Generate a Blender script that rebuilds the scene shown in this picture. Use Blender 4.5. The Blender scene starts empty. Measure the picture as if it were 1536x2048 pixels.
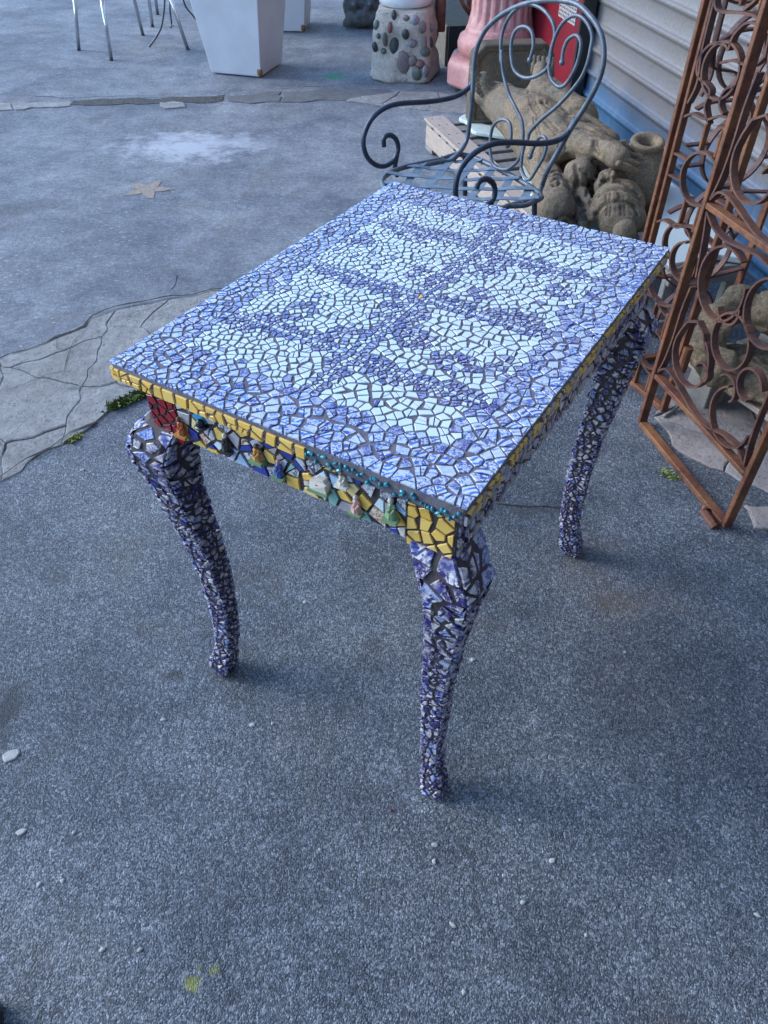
import bpy, bmesh, math, random
import numpy as np
from mathutils import Vector, Matrix, noise
from mathutils.bvhtree import BVHTree
random.seed(7)
R = math.radians
scene = bpy.context.scene
COL = scene.collection

# ------------------------------------------------------------------ camera, sky, sun, exposure
CAM_H = 1.4
PITCH = 44.557
cd = bpy.data.cameras.new('camera'); cam = bpy.data.objects.new('camera', cd); COL.objects.link(cam)
cam.location = (0, 0, CAM_H); cam.rotation_euler = (R(90 - PITCH), 0, 0)
cd.sensor_fit = 'VERTICAL'; cd.sensor_height = 36.0; cd.sensor_width = 27.0
cd.lens = 36.0 * 1500 / 2048; cd.clip_start = 0.02; cd.clip_end = 400
scene.camera = cam
SUN_EL, SUN_AZ = 30, -75          # azimuth from +Y, negative = left
w = bpy.data.worlds.new('World'); scene.world = w; w.use_nodes = True
nt = w.node_tree; nt.nodes.clear()
sky = nt.nodes.new('ShaderNodeTexSky'); sky.sky_type = 'NISHITA'; sky.sun_disc = False
sky.sun_elevation = R(SUN_EL); sky.sun_rotation = R(SUN_AZ); sky.air_density = 1.0; sky.dust_density = 0.0; sky.ozone_density = 4.0
bg = nt.nodes.new('ShaderNodeBackground'); bg.inputs[1].default_value = 0.15
wo = nt.nodes.new('ShaderNodeOutputWorld')
nt.links.new(sky.outputs[0], bg.inputs[0]); nt.links.new(bg.outputs[0], wo.inputs[0])
sd = bpy.data.lights.new('sun', 'SUN'); sd.energy = 1.15; sd.angle = R(32); sd.color = (1.0, 0.96, 0.90)
sun = bpy.data.objects.new('sun', sd); COL.objects.link(sun)
sdir = Vector((math.sin(R(SUN_AZ)) * math.cos(R(SUN_EL)), math.cos(R(SUN_AZ)) * math.cos(R(SUN_EL)), math.sin(R(SUN_EL))))
sun.rotation_euler = sdir.to_track_quat('Z', 'Y').to_euler()
vs = scene.view_settings; vs.view_transform = 'Standard'; vs.look = 'None'; vs.exposure = 1.78; vs.gamma = 1; vs.use_curve_mapping = False
scene.render.engine = 'CYCLES'

# ------------------------------------------------------------------ survey helpers: photo measurement -> point at known height / on known plane
TH = R(PITCH); FW = Vector((0, math.cos(TH), -math.sin(TH))); UP = Vector((0, math.sin(TH), math.cos(TH))); RT = Vector((1, 0, 0)); C0 = Vector((0, 0, CAM_H))
def ray(px, py): return FW + RT * ((px - 768) / 1500) - UP * ((py - 1024) / 1500)
def G(px, py, z=0.0):
    d = ray(px, py); return C0 + d * ((z - CAM_H) / d.z)
def GP(px, py, p0, n):
    d = ray(px, py); return C0 + d * ((p0 - C0).dot(n) / d.dot(n))

# ------------------------------------------------------------------ object helpers
def link(o, parent=None):
    COL.objects.link(o)
    if parent is not None: o.parent = parent
    return o
def tag(o, label=None, cat=None, group=None, kind=None):
    if label: o['label'] = label
    if cat: o['category'] = cat
    if group: o['group'] = group
    if kind: o['kind'] = kind
    return o
def empty(name, loc, rz=0, label=None, cat=None, group=None):
    o = bpy.data.objects.new(name, None); COL.objects.link(o); o.location = loc; o.rotation_euler = (0, 0, rz); o.empty_display_size = .1
    return tag(o, label, cat, group)
def mesh_obj(name, verts, faces, mat, parent=None, smooth=False, mats=None, fmat=None):
    me = bpy.data.meshes.new(name); me.from_pydata([tuple(v) for v in verts], [], faces)
    if mats:
        for m in mats: me.materials.append(m)
    elif mat: me.materials.append(mat)
    if fmat: me.polygons.foreach_set('material_index', fmat)
    if smooth: me.polygons.foreach_set('use_smooth', [True] * len(me.polygons))
    me.update(); return link(bpy.data.objects.new(name, me), parent)
class MB:
    def __init__(s): s.v = []; s.f = []; s.m = []
    def add(s, v, f, mi=0):
        b = len(s.v); s.v += [Vector(x) for x in v]; s.f += [[i + b for i in q] for q in f]; s.m += [mi] * len(f); return s
    def box(s, lo, hi, mi=0, M=None, jit=0):
        x0, y0, z0 = lo; x1, y1, z1 = hi
        v = [Vector(p) for p in ((x0,y0,z0),(x1,y0,z0),(x1,y1,z0),(x0,y1,z0),(x0,y0,z1),(x1,y0,z1),(x1,y1,z1),(x0,y1,z1))]
        if jit: v = [p + Vector([random.uniform(-jit, jit) for _ in range(3)]) for p in v]
        if M: v = [M @ p for p in v]
        return s.add(v, [(0,3,2,1),(4,5,6,7),(0,1,5,4),(1,2,6,5),(2,3,7,6),(3,0,4,7)], mi)
    def tube(s, pts, r, n=10, mi=0, cap=True):
        pts = [Vector(p) for p in pts]; rr = r if isinstance(r, (list, tuple)) else [r] * len(pts)
        V = []; F = []; up = None
        for i, p in enumerate(pts):
            t = (pts[min(i + 1, len(pts) - 1)] - pts[max(i - 1, 0)])
            t = t.normalized() if t.length > 1e-9 else Vector((0, 0, 1))
            if up is None: up = t.orthogonal().normalized()
            up = (up - t * up.dot(t)); up = up.normalized() if up.length > 1e-6 else t.orthogonal().normalized()
            sd_ = t.cross(up)
            for k in range(n):
                a = 2 * math.pi * k / n; V.append(p + (up * math.cos(a) + sd_ * math.sin(a)) * rr[i])
        for i in range(len(pts) - 1):
            for k in range(n):
                F.append((i*n+k, i*n+(k+1)%n, (i+1)*n+(k+1)%n, (i+1)*n+k))
        if cap: F.append(list(range(n))[::-1]); F.append([(len(pts)-1)*n+k for k in range(n)])
        return s.add(V, F, mi)
    def bar(s, pts, nrm, wid, thk, mi=0):
        """flat bar swept along pts; nrm = normal of the plane the curve lies in"""
        pts = [Vector(p) for p in pts]; nrm = Vector(nrm).normalized(); V = []; F = []
        for i, p in enumerate(pts):
            t = (pts[min(i+1, len(pts)-1)] - pts[max(i-1, 0)]).normalized(); b = t.cross(nrm).normalized()
            for a, c in ((-1,-1),(1,-1),(1,1),(-1,1)): V.append(p + nrm * a * wid / 2 + b * c * thk / 2)
        for i in range(len(pts) - 1):
            for k in range(4): F.append((i*4+k, i*4+(k+1)%4, (i+1)*4+(k+1)%4, (i+1)*4+k))
        F.append((3,2,1,0)); e = (len(pts)-1)*4; F.append((e,e+1,e+2,e+3))
        return s.add(V, F, mi)
    def lathe(s, prof, c, n=24, mi=0, M=None, cap=True):
        V = []; F = []
        for r, z in prof:
            for k in range(n):
                a = 2*math.pi*k/n; p = Vector((r*math.cos(a), r*math.sin(a), z)); V.append((M @ p if M else p) + Vector(c))
        for i in range(len(prof)-1):
            for k in range(n): F.append((i*n+k, i*n+(k+1)%n, (i+1)*n+(k+1)%n, (i+1)*n+k))
        if cap: F.append([k for k in range(n)][::-1]); F.append([(len(prof)-1)*n+k for k in range(n)])
        return s.add(V, F, mi)
    def ball(s, c, r, M=None, mi=0, n=12, m=8):
        r = Vector(r) if not isinstance(r, (int, float)) else Vector((r, r, r)); V = []; F = []
        for i in range(1, m):
            t = math.pi*i/m
            for k in range(n):
                a = 2*math.pi*k/n; V.append(Vector((r.x*math.sin(t)*math.cos(a), r.y*math.sin(t)*math.sin(a), r.z*math.cos(t))))
        V += [Vector((0,0,r.z)), Vector((0,0,-r.z))]; T, Bt = len(V)-2, len(V)-1
        for i in range(m-2):
            for k in range(n): F.append((i*n+k, (i+1)*n+k, (i+1)*n+(k+1)%n, i*n+(k+1)%n))
        for k in range(n): F.append((T, k, (k+1)%n)); F.append((Bt, (m-2)*n+(k+1)%n, (m-2)*n+k))
        V = [(M @ p if M else p) + Vector(c) for p in V]
        return s.add(V, F, mi)
    def build(s, name, mat, parent=None, smooth=False, mats=None):
        return mesh_obj(name, s.v, s.f, mat, parent, smooth, mats, s.m if mats else None)
def catmull(P, n=6, closed=False):
    P = [Vector(p) for p in P]; out = []; N = len(P)
    for i in range(N if closed else N - 1):
        if closed: p0, p1, p2, p3 = P[i-1], P[i], P[(i+1) % N], P[(i+2) % N]
        else: p0, p1, p2, p3 = P[max(i-1, 0)], P[i], P[i+1], P[min(i+2, N-1)]
        for k in range(n):
            t = k / n; out.append(0.5 * ((2*p1) + (p2-p0)*t + (2*p0-5*p1+4*p2-p3)*t*t + (3*p1-p0-3*p2+p3)*t**3))
    if not closed: out.append(P[-1])
    return out
def bevel(o, w_=.003, seg=2):
    m = o.modifiers.new('bevel', 'BEVEL'); m.width = w_; m.segments = seg; m.limit_method = 'ANGLE'; return o

# ------------------------------------------------------------------ material helpers
class NT:
    def __init__(s, name):
        s.m = bpy.data.materials.new(name); s.m.use_nodes = True; s.t = s.m.node_tree; s.b = s.t.nodes['Principled BSDF']; s.co = None
    def n(s, typ, **kw):
        x = s.t.nodes.new(typ)
        for k, v in kw.items():
            if k.startswith('i_'):
                key = k[2:]; key = int(key) if key.isdigit() else key.replace('_', ' ')
                s.put(x.inputs[key], v)
            else: setattr(x, k, v)
        return x
    def put(s, inp, v):
        if isinstance(v, bpy.types.NodeSocket): s.t.links.new(v, inp)
        elif isinstance(v, bpy.types.Node): s.t.links.new(v.outputs[0], inp)
        else: inp.default_value = v
    def obj(s):
        if not s.co: s.co = s.n('ShaderNodeTexCoord')
        return s.co.outputs['Object']
    def noise(s, scale, detail=3, rough=.55, vec=None, dist=0):
        return s.n('ShaderNodeTexNoise', i_Scale=scale, i_Detail=detail, i_Roughness=rough, i_Distortion=dist, i_Vector=vec or s.obj())
    def vor(s, scale, feature='F1', vec=None, rnd=1.0, metric='EUCLIDEAN'):
        x = s.n('ShaderNodeTexVoronoi', feature=feature, i_Scale=scale, i_Vector=vec or s.obj(), i_Randomness=rnd); x.distance = metric; return x
    def ramp(s, fac, stops, interp='LINEAR'):
        x = s.n('ShaderNodeValToRGB'); x.color_ramp.interpolation = interp; e = x.color_ramp.elements
        while len(e) < len(stops): e.new(.5)
        for q, (p, c) in zip(e, stops): q.position = p; q.color = (c if isinstance(c, (list, tuple)) else (c, c, c)) + ((1,) if not isinstance(c, (list, tuple)) or len(c) == 3 else ()) if isinstance(c, tuple) else (c, c, c, 1)
        s.put(x.inputs[0], fac); return x.outputs[0]
    def mix(s, fac, a, b, mode='MIX'):
        x = s.n('ShaderNodeMix', data_type='RGBA', blend_type=mode); s.put(x.inputs[0], fac)
        for i, v in ((6, a), (7, b)):
            s.put(x.inputs[i], (tuple(v) + (1,) if isinstance(v, tuple) and len(v) == 3 else v))
        return x.outputs[2]
    def math(s, op, a, b=0.0, c=None, clamp=False):
        x = s.n('ShaderNodeMath', operation=op, use_clamp=clamp); s.put(x.inputs[0], a); s.put(x.inputs[1], b)
        if c is not None: s.put(x.inputs[2], c)
        return x.outputs[0]
    def bump(s, h, strength=.5, dist=.005, normal=None):
        x = s.n('ShaderNodeBump', i_Strength=strength, i_Distance=dist); s.put(x.inputs['Height'], h)
        if normal is not None: s.put(x.inputs['Normal'], normal)
        return x.outputs[0]
    def out(s, col, rough=.6, normal=None, metal=0.0, spec=None, coat=None):
        s.put(s.b.inputs['Base Color'], col + (1,) if isinstance(col, tuple) and len(col) == 3 else col)
        s.put(s.b.inputs['Roughness'], rough); s.put(s.b.inputs['Metallic'], metal)
        if spec is not None: s.put(s.b.inputs['Specular IOR Level'], spec)
        if coat is not None: s.put(s.b.inputs['Coat Weight'], coat); s.b.inputs['Coat Roughness'].default_value = .08
        if normal is not None: s.put(s.b.inputs['Normal'], normal)
        return s.m
def simple(name, c1, c2=None, scale=30, rough=.5, bump=.2, bdist=.002, metal=0, detail=4, spec=None, lo=.35, hi=.65):
    k = NT(name); nz = k.noise(scale, detail)
    col = k.mix(k.ramp(nz.outputs[0], [(lo, 0.0), (hi, 1.0)]), c1, c2 or tuple(x * .8 for x in c1))
    nb = k.noise(scale * 4, 3)
    return k.out(col, rough, k.bump(nb.outputs[0], bump, bdist), metal, spec)

def rand_island(k):
    g = k.n('ShaderNodeNewGeometry').outputs['Random Per Island']; o = k.n('ShaderNodeObjectInfo').outputs['Random']
    return k.math('FRACT', k.math('ADD', g, k.math('MULTIPLY', o, 7.31)))

# ---- asphalt
def asphalt_mat():
    k = NT('asphalt'); P = k.obj()
    sep = k.n('ShaderNodeSeparateXYZ', i_0=P); X, Y = sep.outputs[0], sep.outputs[1]
    warp = k.noise(3.0, 4)
    far = k.math('ADD', k.math('SUBTRACT', Y, k.math('MULTIPLY', X, .75)), k.math('MULTIPLY', warp.outputs[0], .5))
    farm = k.ramp(k.math('MULTIPLY', far, .2), [(.50, 0.0), (.62, 1.0)])
    v1 = k.vor(400); v2 = k.vor(200); v3 = k.vor(75)
    s1 = k.n('ShaderNodeSeparateColor', i_0=v1.outputs['Color']).outputs[0]
    s2 = k.n('ShaderNodeSeparateColor', i_0=v2.outputs['Color']).outputs[1]
    s3 = k.n('ShaderNodeSeparateColor', i_0=v3.outputs['Color']).outputs[0]
    g1 = k.ramp(s1, [(0.0, (.03, .035, .042)), (.45, (.085, .095, .11)), (.8, (.205, .22, .24)), (1.0, (.47, .48, .50))])
    g2 = k.ramp(s2, [(0.0, (.06, .066, .078)), (.6, (.125, .137, .155)), (.88, (.27, .28, .30)), (1.0, (.5, .5, .52))])
    near = k.mix(.42, g1, g2)
    fine = k.noise(150, 5, .85); 
    farc = k.mix(k.ramp(fine.outputs[0], [(.3, 0.0), (.7, 1.0)]), (.17, .175, .185), (.42, .42, .425))
    col = k.mix(farm, near, k.mix(.35, farc, near))
    big = k.noise(1.7, 5, .65); col = k.mix(k.ramp(big.outputs[0], [(.3, 0.0), (.7, 1.0)]), k.mix(1.0, col, (.60, .62, .67), 'MULTIPLY'), k.mix(1.0, col, (1.38, 1.35, 1.28), 'MULTIPLY'))
    med = k.noise(9, 5, .7); col = k.mix(k.ramp(med.outputs[0], [(.35, 0.0), (.7, 1.0)]), k.mix(1.0, col, (.78, .78, .80), 'MULTIPLY'), k.mix(1.0, col, (1.20, 1.20, 1.18), 'MULTIPLY'))
    col = k.mix(1.0, col, (.80, .86, .93), 'MULTIPLY')
    pa = k.noise(4.2, 6, .68, dist=.8); col = k.mix(k.ramp(pa.outputs[0], [(.36, 0.0), (.64, 1.0)]), k.mix(1.0, col, (.86, .87, .89), 'MULTIPLY'), k.mix(1.0, col, (1.13, 1.125, 1.11), 'MULTIPLY'))
    gr = k.noise(48, 4, .85); col = k.mix(farm, col, k.mix(1.0, col, k.ramp(gr.outputs[0], [(.32, .66), (.5, 1.0), (.68, 1.38)]), 'MULTIPLY'))
    # brownish dust
    br = k.noise(2.6, 5, .7, dist=.6); col = k.mix(k.math('MULTIPLY', k.ramp(br.outputs[0], [(.52, 0.0), (.72, 1.0)]), .30), col, (.15, .115, .085))
    # pale embedded stones: sparse larger cells
    st = k.math('MULTIPLY', k.ramp(s3, [(.90, 0.0), (.92, 1.0)]), k.ramp(v3.outputs['Distance'], [(.22, 1.0), (.34, 0.0)]))
    col = k.mix(k.math('MULTIPLY', st, .35), col, (.42, .42, .43))
    v5 = k.vor(34, vec=k.n('ShaderNodeVectorMath', operation='MULTIPLY', i_0=P, i_1=(.6, 1.25, 1)).outputs[0]); s5 = k.n('ShaderNodeSeparateColor', i_0=v5.outputs['Color']).outputs[2]
    st5 = k.math('MULTIPLY', k.math('MULTIPLY', farm, k.ramp(s5, [(.80, 0.0), (.84, 1.0)])), k.ramp(k.math('ADD', v5.outputs['Distance'], k.math('MULTIPLY', k.noise(90, 2).outputs[0], .3)), [(.26, 1.0), (.34, 0.0)]))
    col = k.mix(k.math('MULTIPLY', st5, k.ramp(k.noise(1.1, 3).outputs[0], [(.42, .15), (.60, .85)])), col, (.44, .44, .45))
    v4 = k.vor(26); s4 = k.n('ShaderNodeSeparateColor', i_0=v4.outputs['Color']).outputs[1]
    wv = k.math('ADD', v4.outputs['Distance'], k.math('MULTIPLY', k.noise(60, 2).outputs[0], .12))
    st4 = k.math('MULTIPLY', k.ramp(s4, [(.95, 0.0), (.96, 1.0)]), k.ramp(wv, [(.19, 1.0), (.24, 0.0)]))
    col = k.mix(k.math('MULTIPLY', st4, .4), col, (.34, .34, .33))
    # dark oil spots
    oil = k.noise(4.5, 3, .5); col = k.mix(k.math('MULTIPLY', k.ramp(oil.outputs[0], [(.70, 0.0), (.78, 1.0)]), .45), col, (.035, .037, .045))
    def stain(cx_, cy_, rx, ry, c, strength, rag=.55, ns=14, rot=0, soft=.5):
        nonlocal col
        dx = k.math('SUBTRACT', X, cx_); dy = k.math('SUBTRACT', Y, cy_); ca, sa = math.cos(rot), math.sin(rot)
        ex = k.math('DIVIDE', k.math('ADD', k.math('MULTIPLY', dx, ca), k.math('MULTIPLY', dy, sa)), rx)
        ey = k.math('DIVIDE', k.math('SUBTRACT', k.math('MULTIPLY', dy, ca), k.math('MULTIPLY', dx, sa)), ry)
        d = k.math('SQRT', k.math('ADD', k.math('MULTIPLY', ex, ex), k.math('MULTIPLY', ey, ey)))
        d = k.math('ADD', d, k.math('MULTIPLY', k.math('SUBTRACT', k.noise(ns, 6, .75).outputs[0], .5), rag * 2.4))
        col = k.mix(k.math('MULTIPLY', k.ramp(d, [(max(0, 1 - soft) * .6, 1.0), (.62 + soft * .25, 0.0)]), strength), col, c)
    p = G(375, 292); stain(p.x, p.y, .52, .34, (.50, .52, .56), .85, 1.0, 10, 0, .7)
    p = G(470, 285); stain(p.x, p.y, .36, .16, (.40, .42, .46), .55, 1.0, 11, 0, .8)
    p = G(668, 153); stain(p.x, p.y, .13, .12, (.04, .32, .14), .75, .9, 18)
    p = G(385, 1968); stain(p.x, p.y, .022, .018, (.26, .28, .03), .7, .9, 90)
    p = G(428, 1940); stain(p.x, p.y, .015, .014, (.22, .24, .04), .55, .9, 90)
    p = G(398, 1935); stain(p.x, p.y, .008, .008, (.22, .24, .04), .5, .9, 90)
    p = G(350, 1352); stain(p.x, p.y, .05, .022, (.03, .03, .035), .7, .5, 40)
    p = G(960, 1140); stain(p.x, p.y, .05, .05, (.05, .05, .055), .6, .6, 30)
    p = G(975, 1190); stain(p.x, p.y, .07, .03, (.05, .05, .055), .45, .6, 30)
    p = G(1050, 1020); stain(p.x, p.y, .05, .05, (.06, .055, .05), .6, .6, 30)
    p = G(1240, 1210); stain(p.x, p.y, .12, .08, (.12, .09, .06), .35, .6, 20)
    p = G(10, 1420); stain(p.x, p.y, .06, .12, (.02, .025, .035), .8, .6, 20)
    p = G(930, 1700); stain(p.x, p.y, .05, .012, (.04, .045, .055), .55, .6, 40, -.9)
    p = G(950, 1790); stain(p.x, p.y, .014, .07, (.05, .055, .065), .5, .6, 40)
    p = G(80, 410); stain(p.x, p.y, .5, .12, (.06, .065, .075), .35, .7, 10, .3)
    h = k.math('ADD', k.math('MULTIPLY', v1.outputs['Distance'], -.6), k.math('ADD', k.math('MULTIPLY', s1, .35), k.math('MULTIPLY', k.noise(120, 4, .7).outputs[0], .8)))
    nb = k.bump(h, k.math('SUBTRACT', .85, k.math('MULTIPLY', farm, .2)), .005); nb = k.bump(big.outputs[0], .25, .03, nb)
    rgh = k.math('MULTIPLY_ADD', farm, .28, k.ramp(s1, [(0, .62), (1, .45)])); return k.out(col, rgh, nb, spec=.32)
def concrete_mat(name, a, b, sc=1.0):
    k = NT(name); n1 = k.noise(18 * sc, 8, .78); n2 = k.noise(4, 5, .7); n3 = k.noise(75, 5, .8)
    col = k.mix(k.ramp(n1.outputs[0], [(.35, 0.0), (.65, 1.0)]), a, b)
    col = k.mix(k.ramp(n2.outputs[0], [(.4, 0.0), (.75, 1.0)]), col, k.mix(1.0, col, (.8, .78, .76), 'MULTIPLY'))
    pit = k.ramp(n3.outputs[0], [(.34, 1.0), (.46, 0.0)])
    col = k.mix(k.math('MULTIPLY', pit, .75), col, (.07, .07, .075))
    h = k.math('ADD', k.math('MULTIPLY', n3.outputs[0], 1.0), k.math('MULTIPLY', n1.outputs[0], 2.0))
    return k.out(col, .75, k.bump(h, .9, .008), spec=.3)
M_ASPH = asphalt_mat()
M_CONC = concrete_mat('old_concrete', (.23, .225, .22), (.40, .39, .375))
M_CONC_P = concrete_mat('pinkish_concrete', (.33, .29, .275), (.45, .41, .39), .6)
M_CONC_G = concrete_mat('grey_slurry', (.12, .123, .13), (.19, .192, .20))
M_GRAVEL = simple('gravel_dirt', (.03, .03, .03), (.11, .105, .10), 60, .9, 1.0, .01)

# ---- glazed ceramics
def glaze(name, c1, c2, var=.12, rough=.14, coat=None):
    k = NT(name); r = rand_island(k); nz = k.noise(60, 4, .6)
    col = k.mix(r, c1, c2); col = k.mix(k.math('MULTIPLY', nz.outputs[0], var), col, k.mix(1.0, col, (.45, .42, .4), 'MULTIPLY'))
    return k.out(col, k.math('ADD', rough, k.math('MULTIPLY', k.noise(45, 2).outputs[0], .12)), k.bump(k.noise(90, 2).outputs[0], .12, .001), spec=.6)
M_WHITE = glaze('white_glaze', (.62, .74, .79), (.56, .68, .75), .12)
M_YEL = glaze('yellow_glaze', (.86, .60, .17), (.80, .50, .10), .25)
M_CREAM = glaze('cream_glaze', (.78, .62, .30), (.72, .55, .22))
M_RED = glaze('red_glaze', (.30, .008, .018), (.20, .006, .014), .3)
M_NAVY = glaze('navy_glaze', (.025, .045, .28), (.04, .07, .36))
M_SKYB = glaze('pale_blue_glaze', (.33, .50, .72), (.40, .55, .72))
M_LAV = glaze('lavender_glaze', (.48, .50, .66), (.40, .42, .56))
M_SAGE = glaze('sage_glaze', (.27, .50, .42), (.22, .43, .38))
M_AZUR = glaze('azure_glaze', (.03, .28, .55), (.05, .33, .6))
M_GREYT = glaze('grey_glaze', (.42, .40, .42), (.34, .32, .35))
M_TURQ = glaze('turquoise_bead', (.015, .30, .36), (.02, .20, .27), .3, .25)
def willow(name, base, inks, scale=1.0, dens=.5, dark=0.0):
    k = NT(name); r = rand_island(k); P = k.obj()
    off = k.n('ShaderNodeCombineXYZ', i_0=k.math('MULTIPLY', r, 3.7), i_1=k.math('MULTIPLY', r, 9.1), i_2=k.math('MULTIPLY', r, 5.3))
    V = k.n('ShaderNodeVectorMath', operation='ADD', i_0=P, i_1=off.outputs[0]).outputs[0]
    wv = k.n('ShaderNodeTexWave', wave_type='RINGS', rings_direction='SPHERICAL', i_Vector=k.n('ShaderNodeVectorMath', operation='FRACTION', i_0=k.n('ShaderNodeVectorMath', operation='SCALE', i_0=V, i_Scale=28 * scale).outputs[0]).outputs[0], i_Scale=1.5, i_Distortion=2.5, i_Detail=2.0)
    lines = k.ramp(wv.outputs[1], [(.50, 0.0), (.60, 1.0)])
    nz = k.noise(120 * scale, 4, .65, vec=V, dist=2.2)
    flor = k.ramp(nz.outputs[0], [(.50 - .07 * dens, 0.0), (.54 - .02 * dens, 1.0)])
    vr = k.vor(150 * scale, vec=V); dots = k.ramp(vr.outputs['Distance'], [(.20, 1.0), (.32, 0.0)])
    sel = k.ramp(r, [(.33, 0.0), (.34, 1.0)], 'CONSTANT'); sel2 = k.ramp(k.math('FRACT', k.math('MULTIPLY', r, 13.0)), [(0.0, 0.0), (.55, 1.0)], 'CONSTANT')
    pat = k.mix(sel, lines, flor); pat = k.mix(sel2, k.mix(1.0, pat, dots, 'LIGHTEN'), pat)
    patch = k.noise(48 * scale, 2, .5, vec=V); pm = k.ramp(patch.outputs[0], [(.38, .15), (.52, 1.0)])
    f = k.math('MULTIPLY', pat, pm)
    # wash: lighter blue under the line work
    wash = k.ramp(k.noise(70 * scale, 2, .5, vec=V).outputs[0], [(.48, 0.0), (.62, 1.0)])
    b2 = k.mix(k.math('MULTIPLY', wash, min(.95, .55 * dens + .15)), base, inks[1])
    ink = k.mix(k.math('FRACT', k.math('MULTIPLY', r, 29.0)), inks[0], inks[2])
    col = k.mix(k.math('MULTIPLY', f, .95), b2, ink)
    return k.out(col, .15, k.bump(k.noise(80, 2).outputs[0], .1, .001), spec=.6)
M_BLUE = willow('blue_transferware', (.50, .565, .64), [(.02, .06, .32), (.24, .36, .56), (.03, .08, .34)], 1.0, .35)
M_BLUEL = willow('pale_transferware', (.52, .60, .67), [(.05, .15, .48), (.34, .46, .64), (.06, .12, .45)], 1.15, .3)
M_BLUED = willow('dense_transferware', (.37, .42, .54), [(.015, .035, .25), (.12, .18, .45), (.04, .045, .23)], 1.3, .9)
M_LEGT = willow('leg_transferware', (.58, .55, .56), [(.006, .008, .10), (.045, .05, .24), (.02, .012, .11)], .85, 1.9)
M_ORNG = willow('orange_patterned', (.70, .68, .62), [(.40, .14, .03), (.6, .4, .2), (.10, .06, .03)], 1.2, .6)
M_BLKW = willow('black_patterned', (.62, .62, .64), [(.03, .03, .08), (.4, .4, .45), (.05, .04, .10)], 1.1, .6)
M_GROUT = simple('dark_grout', (.10, .092, .115), (.155, .14, .17), 40, .8, .6, .002)
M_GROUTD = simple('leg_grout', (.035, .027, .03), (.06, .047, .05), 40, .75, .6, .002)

# ------------------------------------------------------------------ irregular shard cells
def clip(poly, nx, ny, d):
    """keep nx*x+ny*y <= d"""
    out = []; n = len(poly)
    for i in range(n):
        a = poly[i]; b = poly[(i+1) % n]; da = nx*a[0]+ny*a[1]-d; db = nx*b[0]+ny*b[1]-d
        if da <= 0: out.append(a)
        if (da < 0 < db) or (db < 0 < da):
            t = da/(da-db); out.append((a[0]+(b[0]-a[0])*t, a[1]+(b[1]-a[1])*t))
    return out
def parea(p): return .5*sum(p[i][0]*p[(i+1)%len(p)][1]-p[(i+1)%len(p)][0]*p[i][1] for i in range(len(p)))
def darts(x0, x1, y0, y1, rfun, rmax, fixed=(), tries=12000, rng=random):
    g = {}; pts = []
    def put(p): pts.append(p); g.setdefault((int(p[0]//rmax), int(p[1]//rmax)), []).append(p)
    for p in fixed: put(p)
    for _ in range(tries):
        x = rng.uniform(x0, x1); y = rng.uniform(y0, y1); r = rfun(x, y)
        if r <= 0: continue
        cx_, cy_ = int(x//rmax), int(y//rmax); ok = True
        for i in (-1,0,1):
            for j in (-1,0,1):
                for q in g.get((cx_+i, cy_+j), ()):
                    if (q[0]-x)**2+(q[1]-y)**2 < (r if len(q) < 3 else r*.72)**2: ok = False; break
                if not ok: break
            if not ok: break
        if ok: put((x, y))
    return pts
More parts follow.
